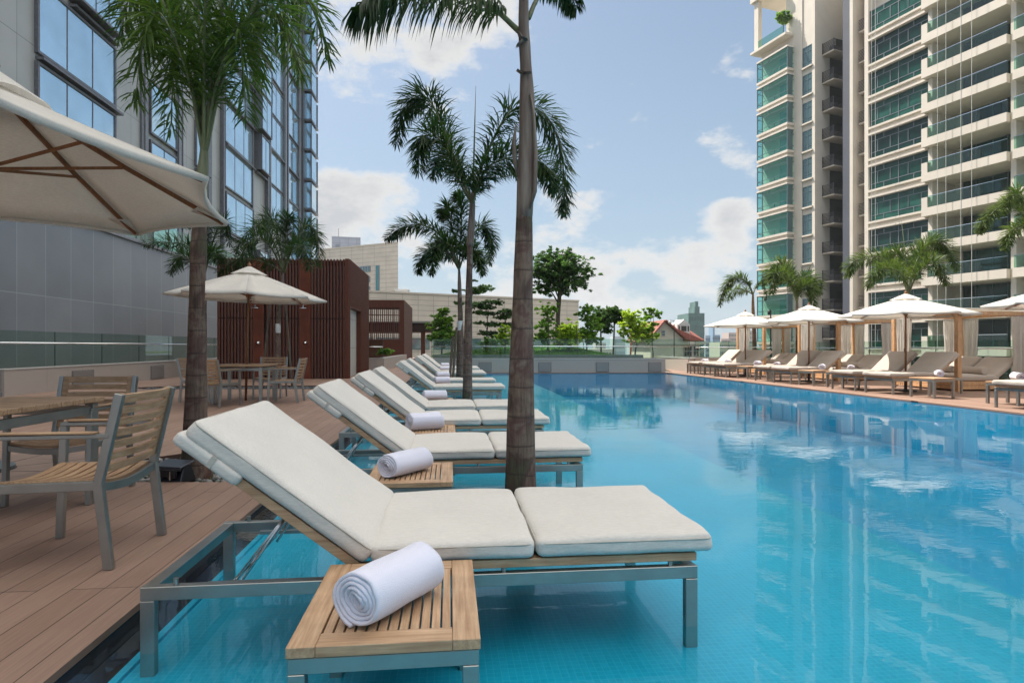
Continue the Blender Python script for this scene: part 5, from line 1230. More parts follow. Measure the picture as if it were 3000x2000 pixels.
        d = MB(); d.box((3.3, 16.66, S + .2), (4.3, 16.698, S + 2.3)); d.build('service_window', M['interior'], qo)
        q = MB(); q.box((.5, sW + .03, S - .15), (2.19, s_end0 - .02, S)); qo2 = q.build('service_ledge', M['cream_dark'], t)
        r = MB()
        for i in range(8): z = S + .12 + i * .15; r.box((.5, sW + .03, z), (.55, s_end0 - .02, z + .05))
        r.build('slatted_rail', rail, qo2)
    # terrace at the top of the far wing
    m = MB(); m.box((-1.3, sof(2325), zlw), (4, 25.6, zlw + .28)); m.build('terrace_slab', M['cream'], t)
    m = MB(); m.box((-1.0, 24.5, zlw + .281), (-.4, 25.2, 47)); m.build('terrace_column', M['cream'], t)
    m = MB(); m.box((-1.15, 20.2, zlw + .281), (-1.13, 24.4, zlw + 1.3)); m.build('terrace_glass', M['pale_glass'], t)
    m = MB(); m.box((-1.3, sof(2290), 45.2), (4, 25.6, 46)); m.box((.2, sof(2322) + .01, zlw + .282), (1.2, sof(2300), 45.19)); m.build('terrace_roof', M['cream'], t)
    m = MB(); m.tube([(-.02, 16.0, 10), (-.02, 16.0, 10.01)], .01, 4)
    return t, O, ang, sof
def q_odd(s): return int(s * 3) % 2
RT, RTO, RTA, sof = right_tower()
def cable(px, label):
    s = sof(px); P = RTO + Matrix.Rotation(RTA, 3, 'Z') @ Vector((-1.2, s, 0)); m = MB(); m.tube([(P.x, P.y, -6), (P.x, P.y, 46)], .019, 5); o = m.build('hoist_cable', simple('cable', (.6, .6, .57), .5) if 'cable' not in bpy.data.materials else bpy.data.materials['cable']); tag(o, label, 'cable', 'hoist cables hanging down the cream tower')
for px, lb in ((2772, 'left of two bright hoist cables before the tower balconies'), (2797, 'right of two bright hoist cables before the tower balconies'), (2578, 'thin hoist cable at the left of the tower windows'),
               (2589, 'thin hoist cable second from the left before the tower windows'), (2841, 'faint hoist cable before the middle of the balconies'), (2873, 'faint hoist cable right of the middle of the balconies')): cable(px, lb)

# ---------------------------------------------------------------- house, distant towers
def house():
    Y = 62.0; P = at(1905, 1000, Y); t = thing('gabled_house', 'cream house with red tiled gable roof and white dormer beyond the glass balustrade', 'house', (P.x, Y, -8), R(4))
    s = Y / F; e = H - (992 - CY) * s + 8; ap = H - (939 - CY) * s + 8; w = 100 * s; W2 = 158 * s; wm = simple('house_wall', (.60, .55, .46), .8, var=.08, scale=.5)
    tile = panel_mat('red_roof_tile', (.27, .085, .06), (.32, .11, .08), (.2, .04, .03), .3, .25, 0, .7, .02)
    m = MB(); m.box((.1, .2, 0), (w, 8, e)); m.add([(.1, .2, e), (w, .2, e), (w * .44, .2, ap - .12), (.1, 8, e), (w, 8, e), (w * .44, 8, ap - .12)], [(0, 1, 2), (5, 4, 3)]); m.box((w + .001, .8, 0), (W2, 8, e - .15)); m.build('wall', wm, t)
    def slab(mb, a, b, c, d, th):
        n = (Vector(b) - Vector(a)).cross(Vector(d) - Vector(a)).normalized() * th; q = [Vector(x) for x in (a, b, c, d)]; mb.add(q + [x + n for x in q], [(0, 1, 2, 3), (7, 6, 5, 4), (0, 4, 5, 1), (1, 5, 6, 2), (2, 6, 7, 3), (3, 7, 4, 0)])
    m = MB(); slab(m, (w * .44, -.3, ap), (w * .44, 8.2, ap), (-.35, 8.2, e - .35), (-.35, -.3, e - .35), .13); slab(m, (w * .44, 8.2, ap), (w * .44, -.3, ap), (w + .35, -.3, e - .2), (w + .35, 8.2, e - .2), .13)
    slab(m, (w * .5, .4, ap - .35), (w + 1.2, 3.6, ap - .35), (W2 + .3, .3, e - .15), (w * .9, .3, e - .15), .12)
    m.add([(w * .6, 3.6, ap - .5), (W2 - 1.2, 3.6, ap - .5), (W2 + .3, .3, e - .1), (w * .8, .3, e - .1), (W2 + .3, 8, e - .1), (w * .6, 8, e - .1)], [(0, 3, 2, 1), (1, 2, 4), (0, 1, 4, 5)]); m.build('roof', tile, t)
    m = MB(); m.box((-.3, .05, e - .55), (W2 + .4, .19, e - .32)); m.build('eaves_board', simple('eaves_white', (.62, .58, .52), .6), t)
    dx = w * .86; dz = e + .55
    m = MB(); m.box((dx, .5, dz), (dx + 1.35, 3, dz + 1.0)); m.add([(dx + .15, .45, dz + 1.0), (dx + 1.3, .45, dz + 1.0), (dx + .72, .45, dz + 1.5), (dx + .15, 3, dz + 1.0), (dx + 1.3, 3, dz + 1.0), (dx + .72, 3, dz + 1.5)], [(0, 1, 2), (0, 2, 5, 3), (2, 1, 4, 5)]); dm = m.build('dormer', simple('dormer_white', (.68, .67, .66), .6), t)
    m = MB(); m.box((dx + .42, .46, dz + .25), (dx + .98, .499, dz + .8)); m.box((dx + .12, .46, dz + .25), (dx + .28, .499, dz + .8)); m.box((dx + 1.1, .46, dz + .25), (dx + 1.26, .499, dz + .8)); m.build('dormer_window', M['interior'], dm)
    wf = simple('house_window_frame', (.5, .52, .52), .5)
    for (a, b, z0, z1, nn) in ((w * 1.10, w * 1.33, e - 1.85, e - .75, 3), (w * 1.38, w * 1.54, e - 1.85, e - .75, 2), (w * 1.10, w * 1.33, e - 3.8, e - 2.55, 3), (w * 1.38, w * 1.54, e - 3.8, e - 2.55, 2), (w * .36, w * .46, e + .3, e + .85, 1), (w * .1, w * .2, e - 3.2, e - 2.1, 1), (w * .35, w * .45, e - 3.2, e - 2.1, 1), (w * .6, w * .68, e - 3.1, e - 2.2, 1)):
        y = .79 if a > w else .19; m = MB(); m.box((a, y - .06, z0), (b, y, z1)); wo = m.build('window', wf, t); g = MB(); ww = (b - a) / nn
        for i in range(nn):
            for j in range(2): g.box((a + i * ww + .03, y - .08, z0 + .04 + j * (z1 - z0) / 2), (a + (i + 1) * ww - .03, y - .061, z0 - .03 + (j + 1) * (z1 - z0) / 2))
        g.build('pane', M['interior'] if nn > 1 else bpy.data.materials['grey_green_window'], wo)
house()
def tower(px0, px1, py, Y, name, label, wallc, glass, rows, cols_, cat='building', top=None, rz=0.0, dpt=14, band=False):
    P = at(px0, py, Y); w = (px1 - px0) / F * Y; h = P.z + 26; t = thing(name, label, cat, (P.x, Y, -26), rz)
    m = MB(); m.box((0, 0, 0), (w, dpt, h)); m.build('wall', wallc, t); vis = min(h, P.z + 4 + (40 / F * Y))
    cw = w / cols_; zs = h; rh = (py * 0 + 3.0 if rows is None else rows); m = MB(); z = h - rh
    while z > 26 - 60 / F * Y:
        if band: m.box((.3, -.15, z), (w - .3, -.001, z + rh * .5))
        else:
            for i in range(cols_): m.box((cw * (i + .22), -.12, z + rh * .15), (cw * (i + .78), -.001, z + rh * .62))
        z -= rh
    m.build('windows', glass, t)
    if top:
        m = MB()
        for q_, (a, b, hh) in enumerate(top): m.box((w * a, 1 + q_ * .3, h), (w * b, dpt * .6 - q_ * .3, h + hh))
        m.build('roof_room', wallc, t)
    return t
dg = simple('far_window', (.06, .08, .10), .4)
tower(2017, 2064, 917, 210, 'netted_tower', 'unfinished tower wrapped in green netting behind the red roof', simple('green_netting', (.085, .16, .15), .9, var=.25, scale=.3), simple('net_fold', (.07, .13, .125), .9), 3.2, 6, top=((.44, .75, 2.4), (.5, .68, 4.2)))
tower(2066, 2092, 982, 330, 'apartment_block', 'blue and white apartment slab left of the taller blue block in the distance', simple('bluewhite', (.36, .42, .48), .8), simple('blue_band', (.10, .17, .26), .6), 3.0, 7, band=True)
tower(2088, 2110, 981, 325, 'apartment_block', 'blue apartment block with a stair tower on its roof, in the distance', simple('mid_blue', (.16, .26, .36), .8), dg, 3.0, 5, top=((.12, .35, 4.5),))
tower(2109, 2165, 1002, 260, 'apartment_block', 'wide beige block dotted with dark windows behind the farthest lounger', simple('beige_far', (.42, .41, .34), .8), dg, 3.0, 11)
tower(2113, 2140, 992, 380, 'apartment_block', 'low pinkish block rising just behind the wide beige block', simple('pink_low', (.47, .36, .32), .8), dg, 3.0, 6)
tower(2135, 2161, 974, 420, 'apartment_block', 'pink apartment tower behind the wide beige block', simple('pink_far', (.42, .33, .30), .8), dg, 3.0, 6)
tower(2180, 2206, 968, 400, 'apartment_block', 'pale apartment tower seen left of the dark palm trunk', simple('pale_far', (.45, .42, .36), .8), dg, 3.0, 6, top=((.2, .5, 3),))
tower(2216, 2240, 1021, 500, 'apartment_block', 'low white block at the horizon right of the dark palm trunk', simple('white_far', (.5, .5, .48), .8), dg, 3.0, 6)
tower(1800, 1832, 985, 300, 'apartment_block', 'pale blue distant block seen between the garden tree trunks', simple('paleblue_far', (.42, .47, .50), .8), simple('paleblue_band', (.25, .32, .38), .6), 3.0, 5, band=True)
tower(1745, 1775, 1004, 420, 'apartment_block', 'low pinkish block at the horizon left of the garden tree trunks', simple('pinkish_far', (.44, .38, .35), .8), dg, 3.0, 6)
tower(1725, 1800, 1022, 160, 'flat_roofed_block', 'low pale flat roofed block seen through the balustrade behind the bright trees', simple('pale_low', (.5, .47, .42), .8), dg, 2.5, 9)
tower(1845, 1900, 1012, 520, 'apartment_block', 'hazy low block at the horizon behind the orange arm', simple('hazy_low', (.40, .43, .45), .8), dg, 3.0, 8)
# orange excavator-like arm and lamp posts
def crane():
    t = thing('crane_arm', 'orange folded crane arm rising among the yellow green trees', 'crane', (0, 0, 0)); Y = 58
    a, b, c, d = at(1847, 1050, Y), at(1849, 968, Y), at(1852, 985, Y), at(1880, 985, Y); om = simple('orange_paint', (.50, .13, .05), .5, var=.2); m = MB(); m.bar(a, b, .16, .16, (0, 1, 0)); m.build('mast', om, t)
    m = MB(); m.bar(at(1850, 967, Y), at(1876, 986, Y), .16, .22, (0, 1, 0)); m.bar(at(1851, 984, Y), at(1878, 986, Y), .16, .18, (0, 1, 0)); m.bar(at(1860, 975, Y), at(1863, 984, Y), .1, .1, (0, 1, 0)); m.build('boom', om, t); m = MB(); m.box(tuple(at(1872, 989, Y) - Vector((0, .2, 0))), tuple(at(1881, 981, Y) + Vector((0, .2, 0)))); m.build('head', om, t)
crane()
def lamp(px, ytop, Y, ybot, label, arm, name='street_lamp'):
    b = at(px, ybot, Y); t_ = at(px, ytop, Y); t = thing(name, label, 'lamp', (b.x, b.y, b.z)); h = t_.z - b.z; s = Y / F
    m = MB(); m.tube([(0, 0, 0), (0, 0, h)], [.045, .03], 8); m.build('pole', M['pole_dark'], t)
    m = MB(); m.tube([(0, 0, h), (-arm, 0, h + .02)], .02, 6); m.build('arm', M['pole_dark'], t)
    m = MB(); m.lathe([(.02, .0), (.10 if arm > .3 else .06, -.06), (.12 if arm > .3 else .07, -.16), (.05, -.22), (0, -.23)], 12, (-arm, 0, h)); m.build('lamp_head', simple('lamp_glass', (.55, .55, .53), .3) if arm > .3 else M['pole_dark'], t)
lamp(1975, 939, 45, 1060, 'dark lamp post with a white globe before the gabled house', .25 * 1.3)
lamp(2258, 908, 27.5, 1075, 'slim grey post with small twin spotlights left of the cream tower', .08, 'light_post')
# ================================================================ PLANTS
def bez(pts, n):
    pts = [Vector(p) for p in pts]; out = []; P = [pts[0] * 2 - pts[1]] + pts + [pts[-1] * 2 - pts[-2]]; segs = len(pts) - 1
    for i in range(n + 1):
        f = i / n * segs; k = min(int(f), segs - 1); t = f - k; a, b, c, d = P[k:k + 4]
        out.append(0.5 * ((2 * b) + (c - a) * t + (2 * a - 5 * b + 4 * c - d) * t * t + (3 * b - a - 3 * c + d) * t ** 3))
    return out
def frond(parent, pts, rw, leaf_l, n, seed, mat, lw=.012, bare=.16, plume=1.0, droop=.6, stem=None):
    """one feather leaf: stem along pts, leaflets on all sides (plume=1) or in two combs hanging down (plume=0)"""
    n = int(n * (1.75 if plume < .6 else 3.4)); lw *= (.85 if plume < .6 else .85); leaf_l *= (1 if plume < .6 else .72); droop *= (1 if plume < .6 else .5); rnd = random.Random(seed); c = bez(pts, 24); m = MB(); m.tube(c, [rw * (1 - .85 * i / 24) for i in range(25)], 6)
    fo = m.build('frond', stem or M['rachis'], parent, smooth=True); vs = []; fs = []; L = len(c) - 1
    for i in range(n):
        f = bare + (1 - bare) * (i + rnd.random()) / n; x = f * L; k = min(int(x), L - 1); p = c[k].lerp(c[k + 1], x - k); t = (c[min(k + 1, L)] - c[k]).normalized()
        side = t.cross(Vector((0, 0, 1)));
        if side.length < .05: side = t.cross(Vector((1, 0, 0)))
        side.normalize(); up = side.cross(t).normalized(); s = 1 if i % 2 else -1
        a = rnd.uniform(-1.5, 1.5) * plume + (1 - plume) * rnd.uniform(-.25, .2)
        dr = (side * (s * math.cos(a)) + up * math.sin(a)) * 1.0 + t * rnd.uniform(.35, 1.0)
        dr.normalize(); g = math.sin(min(1, max(0, (f - bare) / (1 - bare))) * math.pi * .86 + .38); ll = leaf_l * (.35 + .75 * g) * rnd.uniform(.78, 1.1); w = lw * rnd.uniform(.8, 1.2)
        d2 = (dr + Vector((0, 0, -droop * rnd.uniform(.6, 1.3)))).normalized(); d3 = (dr + Vector((0, 0, -droop * 2.2 * rnd.uniform(.6, 1.2)))).normalized()
        wv = dr.cross(Vector((rnd.uniform(-.6, .6), rnd.uniform(-.6, .6), 1))); wv.normalize(); wv *= w
        p1 = p + dr * ll * .35; p2 = p1 + d2 * ll * .35; p3 = p2 + d3 * ll * .32; b = len(vs)
        vs += [p, p1 - wv, p1 + wv, p2 - wv * .85, p2 + wv * .85, p3]; fs += [(b, b + 1, b + 2), (b + 1, b + 3, b + 4, b + 2), (b + 3, b + 5, b + 4)]
    me = bpy.data.meshes.new('leaflets'); me.from_pydata([tuple(v) for v in vs], [], fs); me.materials.append(mat); o = bpy.data.objects.new('leaflets', me); col.objects.link(o); o.parent = fo
    return fo
def trunk_mesh(pts, rads, seed, n=20, steps=44, flare=True):
    c = bez(pts, steps); m = MB(); z0 = c[0].z; rr = []
    for i, p in enumerate(c):
        f = i / steps * (len(rads) - 1); k = min(int(f), len(rads) - 2); r = rads[k] + (rads[k + 1] - rads[k]) * (f - k); rr.append(r * (1 + .025 * noise.noise(Vector((seed, 0, p.z * 5)))))
    m.tube(c, rr, n); return m
def palm(name, label, base, tr_pts, tr_r, shaft, fronds, seed, leafm, group=None, leaf_l=.42, n=150, lw=.011, droop=.5, plume=1.0, spear=None, stakes=()):
    """tr_pts / shaft / frond points are relative to base"""
    t = thing(name, label, 'palm', base, 0, group); m = trunk_mesh(tr_pts, tr_r, seed); m.build('trunk', M['palm_bark'], t, smooth=True)
    if shaft:
        pts, rads, mt = shaft; m = trunk_mesh(pts, rads, seed + 1, 16, 20); m.build('crownshaft', mt, t, smooth=True)
    for i, fr in enumerate(fronds):
        kw = fr[2] if len(fr) > 2 else {}
        frond(t, fr[0], fr[1], kw.get('l', leaf_l), kw.get('n', n), seed * 50 + i, kw.get('m', leafm), kw.get('lw', lw), kw.get('bare', .16), kw.get('plume', plume), kw.get('droop', droop), kw.get('stem'))
    if spear: m = MB(); m.tube(spear, [.02, .015, .003], 6); m.build('spear_leaf', M['rachis'], t, smooth=True)
    return t
def rel(base, lst): return [p - base for p in lst]
def pal_px(name, label, basepx, Y, zb, trunk_px, widths, shaft_px, shaft_w, fronds, seed, leafm, **kw):
    """every point: photo column, photo row, metres in front of (-) or behind (+) the stem"""
    s = Y / F; b = at(basepx, CY, Y); b.z = zb
    C = lambda q: at(q[0], q[1], Y + (q[2] if len(q) > 2 else 0)) - b
    tp = [C(q) for q in trunk_px]; tp[0].z = 0; tr = [w * s / 2 for w in widths]
    sh = ([C(q) for q in shaft_px], [w * s / 2 for w in shaft_w], kw.pop('shaft_mat', M['sheath'])) if shaft_px else None
    fr = [([C(q) for q in f[0]], f[1] * s / 2, *(f[2:] if len(f) > 2 else ())) for f in fronds]
    sp = kw.pop('spear', None); sp = [C(q) for q in sp] if sp else None
    return palm(name, label, b, tp, tr, sh, fr, seed, leafm, spear=sp, **kw)

# left palm by the near table
FA = []
c0 = (598, 470, 0)
for (ex, ey, dz, mx_, my) in ((350, 110, .3, 440, -60), (395, 300, -.1, 470, 40), (965, 180, .4, 800, -60), (880, 230, -.2, 760, 20), (720, 350, -.3, 690, 90), (500, 390, .2, 520, 130),
                              (860, 90, .8, 730, -140), (440, -20, .7, 510, -170), (620, -200, -.5, 600, 40), (770, 240, .5, 690, 20), (430, 190, .7, 510, -40), (790, -60, -.4, 690, -120), (560, -220, .3, 580, 0)):
    FA.append(([c0, (c0[0] + (mx_ - c0[0]) * .35, c0[1] + (my - c0[1]) * .55, dz * .3), (mx_, my, dz * .7), ((mx_ + ex) / 2 + (ex - mx_) * .15, min(my, ey) + abs(ey - my) * .30, dz * .9), (ex, ey, dz)], 11))
M['leaf_palm_near'] = foliage('palm_leaf_near', (0.032, 0.082, 0.018), (0.095, 0.165, 0.03), .4)
pal_px('palm_tree', 'feathery palm in the deck opening beside the near table, its crown over the left tower', 571, 5.2, -.08,
       [(576, 1440), (572, 1300), (576, 1080), (577, 870), (581, 760), (583, 700), (586, 640), (590, 560)], [94, 68, 55, 41, 45, 42, 36, 33], [(590, 575), (594, 500), (599, 430), (600, 330)], [36, 30, 22, 8], FA, 3, M['leaf_palm_near'],
       leaf_l=.55, n=60, lw=.0105, droop=.8, shaft_mat=M['sheath_green'])
# central palm in the water
FB = [([(1520, 92, 0), (1440, 22, -.1), (1330, -22, -.3), (1200, -30, -.5), (1090, 0, -.6), (1058, 30, -.65)], 17, dict(n=240, l=.34, plume=.35, droop=1.5, bare=.12)),
      ([(1548, 55, 0), (1580, -10, .1), (1640, -40, .3), (1672, -10, .4), (1690, 30, .45)], 15, dict(n=110, l=.17, plume=.4, droop=1.4, bare=.3)),
      ([(1540, 20, 0), (1560, -200, .2), (1600, -420, .5), (1720, -520, .9), (1860, -430, 1.3)], 15, dict(n=170, plume=.8)),
      ([(1535, 20, 0), (1500, -220, .3), (1440, -430, .7), (1300, -500, 1.1), (1180, -420, 1.4)], 15, dict(n=170, plume=.8)),
      ([(1538, 20, 0), (1540, -260, -.2), (1530, -500, -.5), (1500, -640, -1.0)], 15, dict(n=150, plume=.8))]
pb = pal_px('palm_tree', 'ringed grey palm trunk rising from the water in the middle of the picture', 1523, 3.98, -.1,
       [(1524, 1490), (1525, 1420), (1526, 1200), (1530, 950), (1535, 700), (1536, 620)], [112, 92, 84, 72, 58, 50, 47], [(1536, 640), (1541, 520), (1545, 400), (1543, 250), (1538, 150), (1534, 60), (1536, -120)], [48, 52, 50, 46, 34, 34, 30, 22], FB, 7, M['leaf_palm'], leaf_l=.36, lw=.008)
def sheath_peel(parent, base):
    s = 3.98 / F
    for pts, wd in (([(1553, 275), (1562, 330), (1568, 450), (1566, 560), (1553, 612)], [2, 12, 16, 15, 6]), ([(1512, 360), (1506, 410), (1508, 470), (1517, 520)], [3, 12, 12, 3]), ([(1518, 90), (1527, 108), (1545, 118)], [8, 14, 6]), ([(1516, 205), (1530, 214), (1555, 212)], [8, 12, 7]), ([(1514, 138), (1519, 128), (1530, 118)], [3, 9, 9])):
        m = MB(); c = [at(x, y, 3.98 - .055) - base for x, y in pts]; vs = []
        for p, w in zip(c, wd): vs += [p + Vector((-w * s / 2, .02, 0)), p + Vector((0, -.018, 0)), p + Vector((w * s / 2, .01, 0))]
        m.add(vs, [(3 * i + j, 3 * i + 3 + j, 3 * i + 4 + j, 3 * i + 1 + j) for i in range(len(c) - 1) for j in (0, 1)]); o = m.build('peeling_sheath', M['sheath'], parent, smooth=True); md = o.modifiers.new('t', 'SOLIDIFY'); md.thickness = .004
sheath_peel(pb, pb.location.copy())
# ring round its foot
t = thing('planter_ring', 'square steel planter frame in the water round the central palm', 'planter', (0.06, 3.98, -.15), TH); m = MB()
for a, b in (((-.36, -.36), (.36, -.36)), ((.36, -.36), (.36, .36)), ((.36, .36), (-.36, .36)), ((-.36, .36), (-.36, -.36))):
    m.bar((a[0], a[1], .10), (b[0], b[1], .10), .03, .20)
m.build('frame', M['steel'], t); m = MB(); m.box((-.34, -.34, .0), (.34, .34, .14)); m.build('soil', bpy.data.materials['pit_soil'], t)
# second palm in the water
c1 = (1383, 600, 0)
FC = [([c1, (1345, 500, .1), (1300, 380, .3), (1250, 285, .5), (1190, 310, .6), (1162, 420, .7)], 9), ([c1, (1340, 520, -.2), (1300, 420, -.4), (1240, 400, -.6), (1225, 500, -.8)], 8, dict(n=150)),
      ([c1, (1400, 520, .1), (1440, 420, .2), (1500, 325, .3), (1590, 330, .4), (1640, 430, .5), (1655, 560, .5), (1650, 625, .5)], 10, dict(n=240)),
      ([c1, (1395, 560, -.2), (1430, 490, -.4), (1510, 460, -.6), (1590, 480, -.7), (1625, 560, -.8)], 8), ([c1, (1390, 570, .2), (1420, 530, .5), (1480, 495, .8), (1540, 520, 1.1), (1560, 570, 1.2)], 6, dict(n=80, l=.3)),
      ([c1, (1370, 540, .3), (1330, 470, .8), (1290, 460, 1.1), (1270, 520, 1.3)], 6, dict(n=110))]
pal_px('palm_tree', 'second palm in the water with arching black green fronds and an upright spear leaf', 1369, 10.4, -.15, [(1369, 1220), (1370, 1100), (1372, 950), (1375, 800), (1378, 700)], [34, 28, 25, 21, 17, 16],
       [(1377, 720), (1381, 660), (1384, 600), (1386, 560)], [22, 20, 17, 9], FC, 11, M['leaf_palm'], leaf_l=.66, n=210, lw=.014, droop=.7, spear=[(1385, 590), (1390, 400), (1394, 252)])
c2 = (1345, 790, 0)
FD = [([c2, (1300, 700, .2), (1240, 660, .4), (1180, 665, .6), (1130, 700, .7)], 7), ([c2, (1350, 690, .1), (1352, 600, .2), (1340, 570, .3)], 7), ([c2, (1370, 720, .2), (1410, 660, .5), (1440, 700, .7), (1432, 770, .8)], 6),
      ([c2, (1320, 720, -.3), (1280, 720, -.5), (1262, 800, -.8)], 6), ([c2, (1365, 740, -.3), (1395, 740, -.6), (1415, 800, -.8)], 6), ([c2, (1310, 740, .6), (1250, 740, 1.2), (1225, 800, 1.5)], 6), ([c2, (1330, 690, .3), (1310, 610, .6), (1290, 640, 1.0)], 6)]
pal_px('palm_tree', 'third palm in the water, short with a white band, held by two dark stakes', 1347, 16.4, -.15, [(1347, 1150), (1348, 1050), (1349, 950), (1347, 870)], [26, 22, 20, 15, 13], [(1347, 880), (1346, 830), (1345, 785)], [13, 11, 6], FD, 13, M['leaf_palm'], leaf_l=.62, n=160, lw=.018, droop=.5)
for nm_, px_, Yc, y0_, y1_, r_ in (('wrap', 1347.5, 16.4, 968, 940, .088), ('wrap', 814.5, 16.2, 975, 948, .068)):
    host = [o for o in bpy.data.objects if o.get('label', '').startswith('third palm' if px_ > 1000 else 'palm in the pebble bed')]
    HOSTS = globals().setdefault('HOSTS', []); HOSTS.append((px_, Yc, y0_, y1_, r_))
for (a, b, lb) in (((1318, 1110), (1327, 985), 'left dark wooden stake leaning on the third palm'), ((1326, 1120), (1338, 960), 'right dark wooden stake leaning on the third palm')):
    m = MB(); p, q = at(a[0], a[1], 15.7), at(b[0], b[1], 16.2); m.tube([p, q], .035, 7); o = m.build('support_stake', M['bark']); tag(o, lb, 'stake', 'stakes holding the third palm')
# palm before the brown pavilion
c3 = (832, 800, 0)
FE = [([c3, (800, 700, .2), (760, 660, .5), (715, 690, .6), (690, 740, .7)], 6), ([c3, (790, 720, -.4), (740, 700, -.7), (700, 770, -.9)], 6), ([c3, (815, 690, .5), (790, 640, 1.0), (750, 660, 1.4)], 6), ([c3, (860, 720, .1), (900, 660, .3), (930, 700, .4), (934, 780, .5)], 6),
      ([c3, (850, 740, -.5), (890, 720, -.8), (905, 790, -1.0)], 6), ([c3, (838, 700, -.2), (838, 650, -.3), (850, 640, -.5)], 5), ([c3, (780, 770, .1), (700, 760, .1), (640, 800, .1)], 5), ([c3, (870, 700, .8), (910, 680, 1.2), (925, 720, 1.4)], 5)]
pal_px('palm_tree', 'palm in the pebble bed right before the brown shower pavilion', 812, 16.2, -.12, [(812, 1140), (813, 1050), (815, 950), (820, 870)], [20, 17, 15, 13, 11], [(819, 885), (825, 840), (831, 790)], [12, 11, 6], FE, 17, M['leaf_palm'], leaf_l=.60, n=95, lw=.014, droop=.45)
for (a, b, lb) in (((768, 1060), (790, 890), 'left stake leaning on the palm before the brown pavilion'), ((856, 1055), (836, 885), 'right stake leaning on the palm before the brown pavilion')):
    m = MB(); m.tube([at(a[0], 1130, 16.0) + Vector(((a[0] - a[0]) * 0, 0, 0)), at(b[0], b[1], 16.2)], .03, 7); o = m.build('support_stake', M['bark']); tag(o, lb, 'stake', 'stakes holding the palm by the pavilion')
c4 = (600, 800, 0)
FG = [([c4, (560, 730, .1), (500, 710, .2), (420, 715, .2)], 6), ([c4, (590, 700, .2), (570, 640, .5), (530, 660, .7)], 6), ([c4, (630, 690, .1), (660, 650, .3), (672, 720, .4)], 6), ([c4, (570, 770, -.3), (530, 750, -.5), (500, 800, -.6)], 5), ([c4, (620, 740, -.3), (650, 760, -.5)], 5), ([c4, (605, 690, -.2), (610, 640, -.4)], 5)]
pal_px('palm_tree', 'small palm mostly hidden behind the left foreground trunk', 600, 16.0, -.12, [(600, 1130), (600, 1000), (600, 880)], [14, 12, 11, 10], [(600, 890), (600, 850), (600, 795)], [11, 10, 5], FG, 19, M['leaf_palm'], leaf_l=.55, n=85, lw=.013, droop=.4)
for px_, Yc, y0_, y1_, r_ in HOSTS:
    host = [o for o in bpy.data.objects if str(o.get('label', '')).startswith('third palm' if px_ > 1000 else 'palm in the pebble bed')][0]
    m = MB(); m.tube([at(px_, y0_, Yc) - host.location, at(px_, y1_, Yc) - host.location], r_, 14); m.build('trunk_wrap', simple('white_wrap', (.62, .63, .62), .7, var=.1), host)
# right side palms
c5 = (2206, 862, 0)
FH = [([c5, (2190, 830, 0), (2155, 812, .1), (2125, 840, .2), (2108, 895, .2)], 6, dict(n=190)), ([c5, (2215, 840, .2), (2232, 828, .3), (2245, 860, .4), (2240, 880, .4)], 5, dict(m=M['leaf_palm'], n=80, l=.25)), ([c5, (2180, 850, -.4), (2150, 850, -.8), (2130, 880, -1)], 4, dict(n=60))]
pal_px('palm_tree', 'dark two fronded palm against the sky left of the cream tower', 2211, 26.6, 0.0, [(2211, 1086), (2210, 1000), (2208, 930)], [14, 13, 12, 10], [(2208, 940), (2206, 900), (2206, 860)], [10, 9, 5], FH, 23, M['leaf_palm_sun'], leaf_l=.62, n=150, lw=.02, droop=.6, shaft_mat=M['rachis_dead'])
c6 = (2335, 885, 0)
FI = [([c6, (2320, 810, .2), (2285, 770, .4), (2248, 800, .5), (2240, 830, .6)], 6), ([c6, (2310, 820, -.5), (2270, 800, -.9), (2262, 860, -1.0)], 6), ([c6, (2340, 830, .2), (2365, 810, .5), (2395, 830, .6), (2398, 860, .6)], 6), ([c6, (2345, 850, -.5), (2375, 840, -.8), (2385, 900, -.9)], 5), ([c6, (2325, 830, .8), (2300, 790, 1.1), (2285, 830, 1.3)], 5)]
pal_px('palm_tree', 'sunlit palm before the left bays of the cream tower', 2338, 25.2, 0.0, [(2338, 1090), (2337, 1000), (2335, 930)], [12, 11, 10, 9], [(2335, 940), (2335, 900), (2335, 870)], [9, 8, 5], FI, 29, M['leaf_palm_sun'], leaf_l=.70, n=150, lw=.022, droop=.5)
c7 = (2662, 860, 0)
FJ = [([c7, (2630, 790, .2), (2570, 750, .3), (2500, 770, .3), (2482, 810, .3)], 7, dict(n=190)), ([c7, (2640, 800, -.6), (2580, 790, -1.0), (2540, 840, -1.2)], 6), ([c7, (2680, 780, .2), (2720, 710, .3), (2770, 720, .3), (2805, 790, .3)], 7, dict(n=190)), ([c7, (2690, 800, -.6), (2740, 770, -1.0), (2775, 830, -1.2)], 6), ([c7, (2670, 780, .6), (2700, 720, 1.2), (2760, 740, 1.6)], 6),
      ([c7, (2655, 780, .8), (2620, 740, 1.3), (2570, 780, 1.5)], 5)]
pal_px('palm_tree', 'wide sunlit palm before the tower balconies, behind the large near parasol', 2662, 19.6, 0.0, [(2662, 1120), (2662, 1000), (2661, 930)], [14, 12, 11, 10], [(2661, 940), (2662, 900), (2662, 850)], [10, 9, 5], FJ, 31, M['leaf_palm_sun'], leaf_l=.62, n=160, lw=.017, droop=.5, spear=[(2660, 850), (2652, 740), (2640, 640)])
c8 = (3030, 690, 0)
